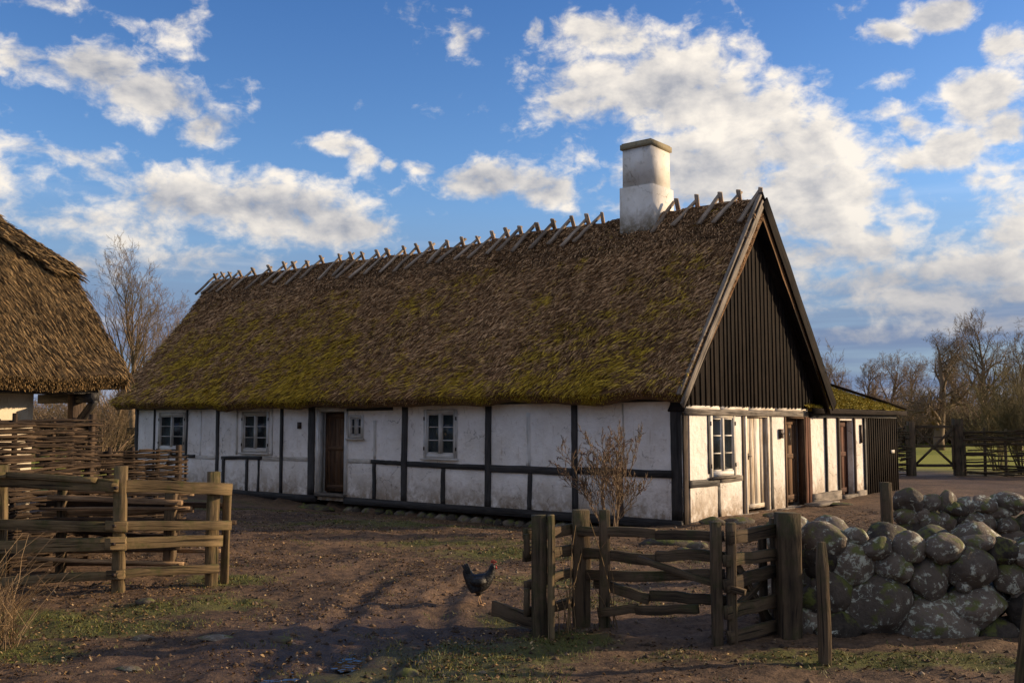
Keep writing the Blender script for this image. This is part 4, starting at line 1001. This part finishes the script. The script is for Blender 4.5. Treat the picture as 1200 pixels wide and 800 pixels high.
# loose stones
def G(px, py):
    d = EYE*1162/(py-496)*1.0; return (px-600)/1162*d, d
LS = [(780, 634, .36, .14, .10, 'long flat mossy stone on the ground before the cottage corner'), (815, 637, .15, .10, .07, 'small stone right of the flat stone before the cottage corner'), (800, 642, .13, .1, .05, 'small pale stone in front of the flat stone'),
      (832, 612, .2, .14, .10, 'rounded dark stone at the foot of the gable wall'), (862, 610, .28, .14, .10, 'larger rounded stone under the white gable door'), (905, 603, .3, .12, .07, 'step stone under the brown gable door'), (978, 590, .32, .12, .05, 'flat stone before the red-brown annex door'),
      (178, 706, .09, .07, .04, 'small stone on the grass below the rail fence'), (177, 742, .08, .06, .03, 'pale stone in the shaded mud at left'), (262, 744, .15, .09, .02, 'broad flat stone sunk in the mud'), (160, 775, .10, .05, .02, 'light flat stone near the bottom left'), (335, 746, .09, .07, .03, 'small stone in the mud beside the puddle track'),
      (480, 790, .07, .06, .04, 'little reddish stone at the bottom of the yard')]
for k, (px, py, rx, ry, rz_, lb) in enumerate(LS):
    gx_, gy_ = G(px, py); tag(rock('stone', (gx_, gy_, gz(gx_, gy_)+rz_*.15), (rx, ry, rz_), 400+k, sub=3, amp=.15), lb, 'stone', 'loose stones in the yard')
PK = empty('door_plank', HW(-.35, 5.0, 0), HROT+math.pi/2)
tag(PK, 'wooden plank step on the ground in front of the brown gable door', 'plank')
part('plank', M['board_grey'], PK, lambda mb: mb.beam((-.5, 0, .03), (.6, 0, .03), .3, .06, 4, .004)); 

# ================================================================== HEN
def skin_mesh(name, verts, edges, radii, sub=2):
    me = bpy.data.meshes.new(name); me.from_pydata(verts, edges, []); me.update()
    o = bpy.data.objects.new(name, me); col.objects.link(o)
    md = o.modifiers.new('s', 'SKIN'); sv = me.skin_vertices[0].data
    for i, r in enumerate(radii): sv[i].radius = r if isinstance(r, tuple) else (r, r)
    sv[0].use_root = True
    md2 = o.modifiers.new('b', 'SUBSURF'); md2.levels = md2.render_levels = sub
    dg = bpy.context.evaluated_depsgraph_get(); nm = bpy.data.meshes.new_from_object(o.evaluated_get(dg)); nm.name = name
    bpy.data.objects.remove(o); nm.polygons.foreach_set('use_smooth', [True]*len(nm.polygons)); return nm
m, nt, b = newmat('black_feathers'); obj = N(nt, 'ShaderNodeTexCoord').outputs['Object']
nt.links.new(mixc(nt, maprange(nt, noise_(nt, obj, 60, 3, .6).outputs['Fac'], .45, .65), (.005, .005, .006), (.028, .027, .025)), b.inputs['Base Color']); b.inputs['Roughness'].default_value = .45
bump(nt, b, noise_(nt, vmath(nt, 'MULTIPLY', obj, (40, 40, 90)), 1, 3, .6).outputs['Fac'], .8, .01); M['feather'] = m
M['comb'] = plain('red_comb', (.35, .03, .02), .5); M['hleg'] = plain('hen_leg', (.42, .26, .14), .6); M['beak'] = plain('beak', (.35, .25, .12), .5)
hx, hy = -.30, 9.24
HN = empty('hen', (hx, hy, gz(hx, hy))); HN.scale = (1.12, 1.12, 1.12); tag(HN, 'black hen with red comb standing by the low fence rail, facing right', 'hen')
hv = [(0, 0, .175), (-.05, 0, .185), (-.085, 0, .22), (-.10, 0, .265), (-.105, 0, .30), (.05, 0, .19), (.082, 0, .23), (.10, 0, .272), (.112, 0, .315), (.118, 0, .328),
      (.01, .035, .11), (.012, .035, .075), (.0, -.035, .11), (.0, -.035, .075)]
he = [(0, 1), (1, 2), (2, 3), (3, 4), (0, 5), (5, 6), (6, 7), (7, 8), (8, 9), (0, 10), (10, 11), (0, 12), (12, 13)]
hr = [(.092, .105), (.084, .096), .045, (.03, .045), (.015, .03), .068, .046, .030, .027, .018, .028, .013, .028, .013]
hb = link('body', skin_mesh('hen_body', hv, he, hr), M['feather'], HN)
def tailf(mb):
    for k in range(9):
        a_ = 1.55+k*.065; y0 = (k % 3-1)*.018
        p0 = Vector((-.085, y0, .225)); p1 = p0+Vector((math.cos(a_)*.06, 0, math.sin(a_)*.06)); p2 = p0+Vector((math.cos(a_+.12)*.10, y0*.5, math.sin(a_+.12)*.11))
        mb.tube([p0, p1, p2], [.012, .017, .005], 5)
part('tail', M['feather'], HN, tailf, True)
def wing(mb):
    for s_ in (-1, 1): mb.tube([(.05, s_*.062, .205), (.0, s_*.080, .195), (-.05, s_*.070, .195), (-.09, s_*.04, .21)], [.03, .042, .03, .008], 8)
part('wing', M['feather'], HN, wing, True)
part('comb', M['comb'], HN, lambda mb: [mb.tube([(.100+k*.012, 0, .34), (.098+k*.012, 0, .368-abs(k-1)*.006)], [.007, .003], 6) for k in range(4)]+[mb.tube([(.134, .0, .315), (.138, .0, .29)], [.008, .010], 6)], True)
part('beak', M['beak'], HN, lambda mb: mb.tube([(.13, 0, .328), (.155, 0, .320)], [.009, .001], 6), True)
part('eye', M['comb'], HN, lambda mb: [mb.tube([(.120, s_*.02, .335), (.120, s_*.026, .335)], [.005, .004], 6) for s_ in (-1, 1)])
for s_, dx in ((1, .012), (-1, 0)):
    def lg(mb):
        mb.tube([(dx, s_*.035, .085), (dx-.008, s_*.035, .045), (dx+.004, s_*.035, .006)], [.008, .006, .006], 6)
        for q in (-.5, 0, .5): mb.tube([(dx, s_*.035, .008), (dx+.04*math.cos(q), s_*.035+.04*math.sin(q), .004)], [.005, .003], 5)
        mb.tube([(dx, s_*.035, .008), (dx-.022, s_*.035, .004)], [.005, .003], 5)
    part('leg', M['hleg'], HN, lg, True)

# ================================================================== BACKGROUND: gate, fences, trees
FG = empty('far_gate', (13.45, 31.8, 0)); tag(FG, 'distant barred gate with X brace between two posts, beyond the annex', 'gate')
part('gate_bar', M['post_dark'], FG, lambda mb: mb.beam((-.62, 0, 1.55), (.62, 0, 1.55), .06, .09, 3, .004)); part('gate_bar', M['post_dark'], FG, lambda mb: mb.beam((-.62, 0, .93), (.62, 0, .93), .06, .08, 3, .004))
part('gate_bar', M['post_dark'], FG, lambda mb: mb.beam((-.62, 0, .32), (.62, 0, .32), .06, .09, 3, .004)); part('gate_bar', M['post_dark'], FG, lambda mb: mb.beam((-.62, 0, 1.2), (.62, 0, 1.22), .04, .04, 3, .004))
part('gate_brace', M['post_dark'], FG, lambda mb: mb.beam((-.62, -.04, .34), (.62, -.04, 1.5), .05, .07, 3, .004)); part('gate_brace', M['post_dark'], FG, lambda mb: mb.beam((-.62, .04, 1.5), (.62, .04, .34), .05, .07, 3, .004))
for s_ in (-.62, .62): part('gate_stile', M['post_dark'], FG, lambda mb: mb.beam((s_, 0, .2), (s_, 0, 1.6), .07, .08, 3, .004))
lone('far_gate_post', 12.74, 31.8, 1.72, .2, .2, 'left post of the distant gate'); lone('far_gate_post', 14.22, 31.8, 1.8, .26, .26, 'thicker right post of the distant gate')
wattle((11.2, 31.6), (12.6, 31.75), 1.5, .5, 'far open woven fence left of the distant gate', rod=.03, post_r=.05, mat='post_dark', dens=.5)
wattle((14.4, 31.8), (19.5, 30.0), 1.45, .6, 'far open woven fence right of the distant gate', rod=.028, post_r=.05, mat='post_dark', dens=.5)
wattle((-16.5, 38), (-10, 40), 1.5, .7, 'far dark woven fence between the barn and the cottage', rod=.04, post_r=.05, mat='post_dark')
# left trees
def at(px, Y_): return (px-600)/1162*Y_, Y_
x_, y_ = at(160, 42); tree(x_, y_, 7.3, 'tall slim bare tree between the barn and the cottage', 5, first=.24, nb=(22, 8, 5, 3), spread=.62, up=1.1, mat='bark', r0=.17)
x_, y_ = at(129, 44); tree(x_, y_, 6.4, 'thinner bare tree left of the tall slim one, above the barn eave', 6, first=.3, nb=(15, 7, 4, 3), spread=.6, up=.9, r0=.11)
x_, y_ = at(196, 56); tree(x_, y_, 7.4, 'faint bare tree rising just behind the cottage roof at left', 9, first=.1, nb=(14, 8, 5, 4), spread=.7, mat='bark_warm', r0=.14)
x_, y_ = at(216, 60); tree(x_, y_, 6.6, 'bushy bare tree top behind the thatch left end', 10, first=.1, nb=(14, 8, 5, 4), spread=.8, mat='bark_warm', r0=.14)
def bush(x, y, h, label, seed, mat='bark_warm', n=16, nb=(6, 4, 3), levels=3, spread=.5, group=None, name='bare_bush', thick=1., tiltm=.45, r=.02, cat='bush'):
    rnd = np.random.default_rng(seed); T = empty(name, (x, y, gz(x, y))); tag(T, label, cat, group); mb = MB()
    for i in range(n):
        a_ = rnd.random()*6.28; t_ = rnd.random()*tiltm; rad_ = h*.08*rnd.random()
        for lv, p, rr_ in tree_polys(rnd, h*rnd.uniform(.6, 1.05), r*h, .25, nb, spread, .9, levels, .2, (math.cos(a_)*t_, math.sin(a_)*t_)):
            mb.tube(p+np.array([math.cos(a_)*rad_, math.sin(a_)*rad_, 0]), np.maximum(rr_*thick, .0025), 4 if lv == 0 else 3, c=rnd.random())
    mb.build('branches', M[mat], T, True); return T, mb
for k, (px, Y_, h, lb) in enumerate([(118, 34, 2.6, 'brown scrub bush under the barn eave, before the far fence'), (140, 46, 3.6, 'dark scrub behind the slim trees'), (95, 50, 3.4, 'scrub bush behind the barn corner'), (175, 60, 4.5, 'brown thicket top beside the cottage roof verge')]):
    x_, y_ = at(px, Y_); bush(x_, y_, h, lb, 40+k, 'bark', n=16, nb=(7, 5, 4), tiltm=.8)
# right trees
RT = [(1098, 62, 6.6, 'broad spreading bare oak behind the distant gate', 21, dict(first=.16, nb=(24, 11, 7, 4), spread=1.2, up=.35, r0=.36, wander=.22, thick=1.05)),
      (1152, 68, 7.4, 'bare tree with a leaning trunk, right of the broad oak', 22, dict(first=.2, nb=(20, 10, 7, 5), spread=.75, up=.9, r0=.3, lean=(.12, 0), thick=1.2)),
      (972, 40, 4.3, 'small bare tree rising behind the annex roof ridge', 23, dict(first=.2, nb=(12, 6, 4, 3), spread=.6, r0=.09)),
      (1010, 85, 5.8, 'hazy bare tree behind the mossy annex roof', 24, dict(first=.15, nb=(20, 9, 6, 4), thick=1.4, spread=.9, r0=.25)),
      (1042, 90, 6.4, 'bare tree between the annex roof and the broad oak', 25, dict(first=.15, nb=(20, 9, 6, 4), thick=1.4, spread=.95, r0=.25)),
      (1190, 60, 5.7, 'bare tree at the right edge behind the hazel bush', 26, dict(first=.15, nb=(18, 9, 6, 5), spread=.85, r0=.26, thick=1.2)),
      (1130, 95, 7.2, 'distant bare tree seen between the oak and the leaning tree', 27, dict(first=.15, nb=(20, 9, 6, 4), spread=.95, r0=.25, thick=1.5)),
      (1240, 55, 6, 'bare tree just outside the right edge of the photo', 28, dict(first=.15, nb=(14, 7, 5, 3), spread=.85, r0=.26)),
      (985, 105, 6.6, 'far bare tree low behind the gable', 29, dict(first=.15, nb=(20, 9, 6, 4), spread=.95, r0=.25, thick=1.5)),
      (1065, 110, 7.6, 'far bare tree behind the left side of the oak', 30, dict(first=.15, nb=(20, 9, 6, 4), spread=.95, r0=.25, thick=1.5))]
for (px, Y_, h, lb, sd, kw) in RT:
    x_, y_ = at(px, Y_); tree(x_, y_, h, lb, sd, group='bare trees beyond the field', mat='bark' if sd not in (24, 25, 27, 29, 30) else 'bark_warm', **kw)
for k, (px, Y_, h, lb, mt) in enumerate([(1196, 32, 3.1, 'large green-brown hazel bush at the right edge above the far fence', 'bark_green'), (1166, 35, 2.7, 'bare hazel bush growing through the far woven fence', 'bark_green'), (1240, 33, 3.3, 'bush outside the right edge, beside the hazel', 'bark_green')]):
    x_, y_ = at(px, Y_); bush(x_, y_, h, lb, 60+k, mt, n=18, nb=(8, 6, 4), tiltm=.5, thick=.9, r=.008, group='hazel bushes by the far fence')
def thicket(name, x0, x1, y0, y1, n, h, seed, mat='bark'):
    rnd = np.random.default_rng(seed); mb = MB()
    for i in range(n):
        x = rnd.uniform(x0, x1); y = rnd.uniform(y0, y1); hh = h*rnd.uniform(.6, 1.1)
        for q in range(5):
            a_ = rnd.random()*6.28; t_ = rnd.uniform(.1, .9); d = np.array([math.cos(a_)*t_, math.sin(a_)*t_, 1.])*hh
            p = np.array([x, y, 0.]); pts = [p, p+d*.35+rnd.normal(0, .15, 3), p+d*.7+rnd.normal(0, .25, 3), p+d+rnd.normal(0, .3, 3)]
            mb.tube(pts, [.05, .035, .022, .01], 3, c=rnd.random())
            for u_ in range(5):
                f_ = rnd.uniform(.3, .95); pp = p+d*f_; mb.tube([pp, pp+rnd.normal(0, .55, 3)*np.array([1, 1, .7])+np.array([0, 0, .2])], [.018, .007], 3, c=rnd.random())
    return tag(mb.build(name, M[mat], None, True), kind='stuff')
tag(thicket('far_thicket', 20, 75, 78, 95, 1700, 3.3, 1), 'dark low undergrowth of the bare wood beyond the field', 'thicket')
tag(thicket('far_thicket', -75, -22, 62, 80, 900, 3.4, 2), 'low brown undergrowth beyond the left trees', 'thicket')

# shrub in front of the long wall
sh, mb_ = bush(1.52, 15.35, 1.5, 'leafless shrub with red-brown buds before the long cottage wall', 77, 'bark', n=9, nb=(8, 5, 3), tiltm=.60, r=.0060, thick=1.)
def buds(mb):
    rnd = np.random.default_rng(4)
    vs = np.array([v.co for v in sh.children[0].data.vertices]); pick = vs[rnd.integers(0, len(vs), 420)]
    for p in pick:
        if p[2] > .7: mb.tube([p, p+rnd.normal(0, .015, 3)+np.array([0, 0, -.02])], [.009, .005], 4)
M['bud'] = plain('bud', (.11, .05, .03), .7)
tag(part('buds', M['bud'], sh, buds), kind='stuff')
part('trunk_stem', M['bark_warm'], sh, lambda mb: None or mb.tube([(-.1, 0, -.1), (-.13, .02, .6), (-.10, 0, 1.2)], [.03, .022, .012], 6))
# dry stems by the centre posts and brambles at the bottom left
def stems(name, label, x, y, n, h, rad, seed, m='drygrass', lean=.35, r=.004, cat='dry plant'):
    rnd = np.random.default_rng(seed); T = empty(name, (x, y, gz(x, y))); tag(T, label, cat); mb = MB()
    for i in range(n):
        a_ = rnd.random()*6.28; q = rad*math.sqrt(rnd.random()); p = np.array([q*math.cos(a_), q*math.sin(a_), -.02]); hh = h*rnd.uniform(.4, 1.1)
        d = rnd.normal(0, lean, 2); pts = [p]
        for k in range(4): p = p+np.array([d[0]*hh/4*(1+k*.3), d[1]*hh/4*(1+k*.3), hh/4])+rnd.normal(0, .012, 3); pts.append(p)
        mb.tube(pts, np.linspace(r, r*.4, 5), 3, c=rnd.random())
        if rnd.random() < .6:
            k = rnd.integers(1, 4); mb.tube([pts[k], pts[k]+rnd.normal(0, .08, 3)+np.array([0, 0, .08])], [r*.6, r*.3], 3, c=rnd.random())
    mb.build('stems', M[m], T, True); return T
stems('dry_bramble', 'tangled dry bramble in the bottom left corner before the rail fence', -4.0, 7.5, 200, .52, .36, 1, lean=.45)
stems('dry_bramble', 'outer clump of dry stems at the left edge of the photo', -4.6, 8.3, 200, .6, .5, 2, lean=.45)
stems('dry_weed', 'dry pale weed stalks between the first two centre fence posts', .44, 8.05, 9, .75, .08, 3, lean=.12, r=.006)
stems('dry_weed', 'curved dry stalk beside the slim centre fence post', .85, 8.2, 3, .85, .04, 8, lean=.22, r=.006)

# ================================================================== GROUND COVER
def scatter(n, xr, yr, rnd, dens, pw=1.):
    x = rnd.uniform(*xr, n); y = rnd.uniform(*yr, n); keep = rnd.random(n) < dens(x, y)
    a_, b2 = house_ab(x, y); keep &= ~((a_ > -.05) & (b2 > -.05)); return x[keep], y[keep]
def flat_leaves(n, seed):
    rnd = np.random.default_rng(seed)
    x, y = scatter(n, (-6.5, 7), (5.6, 20), rnd, lambda x, y: np.clip(.12+1.5*(vnoise(x, y, 1.3, 8)-.42)+.35*grass_mask(x, y), .04, 1)*np.clip((24-y)/12, .15, 1))
    m_ = len(x); z = height(x, y)+.006; s = rnd.uniform(.006, .020, m_); a_ = rnd.random(m_)*6.28; tl = rnd.normal(0, .35, (m_, 2))
    ux = np.stack([np.cos(a_), np.sin(a_), tl[:, 0]], 1); uy = np.stack([-np.sin(a_), np.cos(a_), tl[:, 1]], 1); P = np.stack([x, y, z], 1)
    s = s[:, None]; cup = np.array([0, 0, 1.])*s*rnd.uniform(.1, .8, m_)[:, None]
    V = np.stack([P-ux*s, P+uy*s*.55+cup, P+ux*s, P-uy*s*.55+cup], 1).reshape(-1, 3)
    b2 = np.arange(m_)[:, None]*4; F = np.concatenate([b2+np.array([[0, 1, 2]]), b2+np.array([[0, 2, 3]])]); r = rnd.random(m_)**1.6
    return tag(link('fallen_leaves', np_mesh('fallen_leaves', V, F, np.concatenate([r, r])), M['leaves']), 'brown fallen leaves scattered over the muddy yard', 'leaves', kind='stuff')
flat_leaves(120000, 5)
def blades(n, seed):
    rnd = np.random.default_rng(seed)
    x, y = scatter(n, (-6, 6), (5.6, 20), rnd, lambda x, y: np.clip((grass_mask(x, y)+(vnoise(x, y, 4, 9)-.5)*1.1-.35)*1.6, 0, 1))
    m_ = len(x); z = height(x, y)-.004; h = rnd.uniform(.008, .032, m_)*(1+.4*vnoise(x, y, 2, 3)); a_ = rnd.random(m_)*6.28; P = np.stack([x, y, z], 1)
    w = rnd.uniform(.002, .005, m_)[:, None]; sd = np.stack([np.cos(a_), np.sin(a_), a_*0], 1); ln = rnd.normal(0, .6, (m_, 2))*h[:, None]
    T_ = P+np.stack([ln[:, 0], ln[:, 1], h], 1)
    V = np.stack([P-sd*w, P+sd*w, T_], 1).reshape(-1, 3); F = np.arange(m_*3).reshape(-1, 3)
    return tag(link('grass', np_mesh('grass', V, F, rnd.random(m_)), M['grass']), 'short green and yellowed grass in patches on the yard', 'grass', kind='stuff')
blades(380000, 6)
def clods(n, seed):
    rnd = np.random.default_rng(seed); x, y = scatter(n, (-6, 6.5), (5.6, 17), rnd, lambda x, y: np.clip(.3+1.2*(vnoise(x, y, 2, 18)-.4), .05, 1))
    m_ = len(x); base = np.array([[1, 0, 0], [0, 1, 0], [-1, 0, 0], [0, -1, 0], [0, 0, .8], [0, 0, -.5]], float)
    F0 = np.array([[0, 1, 4], [1, 2, 4], [2, 3, 4], [3, 0, 4], [1, 0, 5], [2, 1, 5], [3, 2, 5], [0, 3, 5]])
    s = (rnd.random(m_)**3*.028+.006)[:, None, None]; V = base[None]*s*rnd.uniform(.6, 1.3, (m_, 6, 1))+np.stack([x, y, height(x, y)], 1)[:, None]
    F = (F0[None]+np.arange(m_)[:, None, None]*6).reshape(-1, 3)
    m2, nt, b = newmat('mud_clods'); r = attr(nt, 'rnd').outputs['Fac']; nt.links.new(ramp(nt, r, [(0, (.03, .02, .013)), (.8, (.12, .078, .048)), (1, (.24, .19, .14))]), b.inputs['Base Color'])
    return tag(link('gravel', np_mesh('gravel', V.reshape(-1, 3), F, np.repeat(rnd.random(m_), 8)), m2), 'small clods and grit over the mud', 'gravel', kind='stuff')
clods(13000, 12)
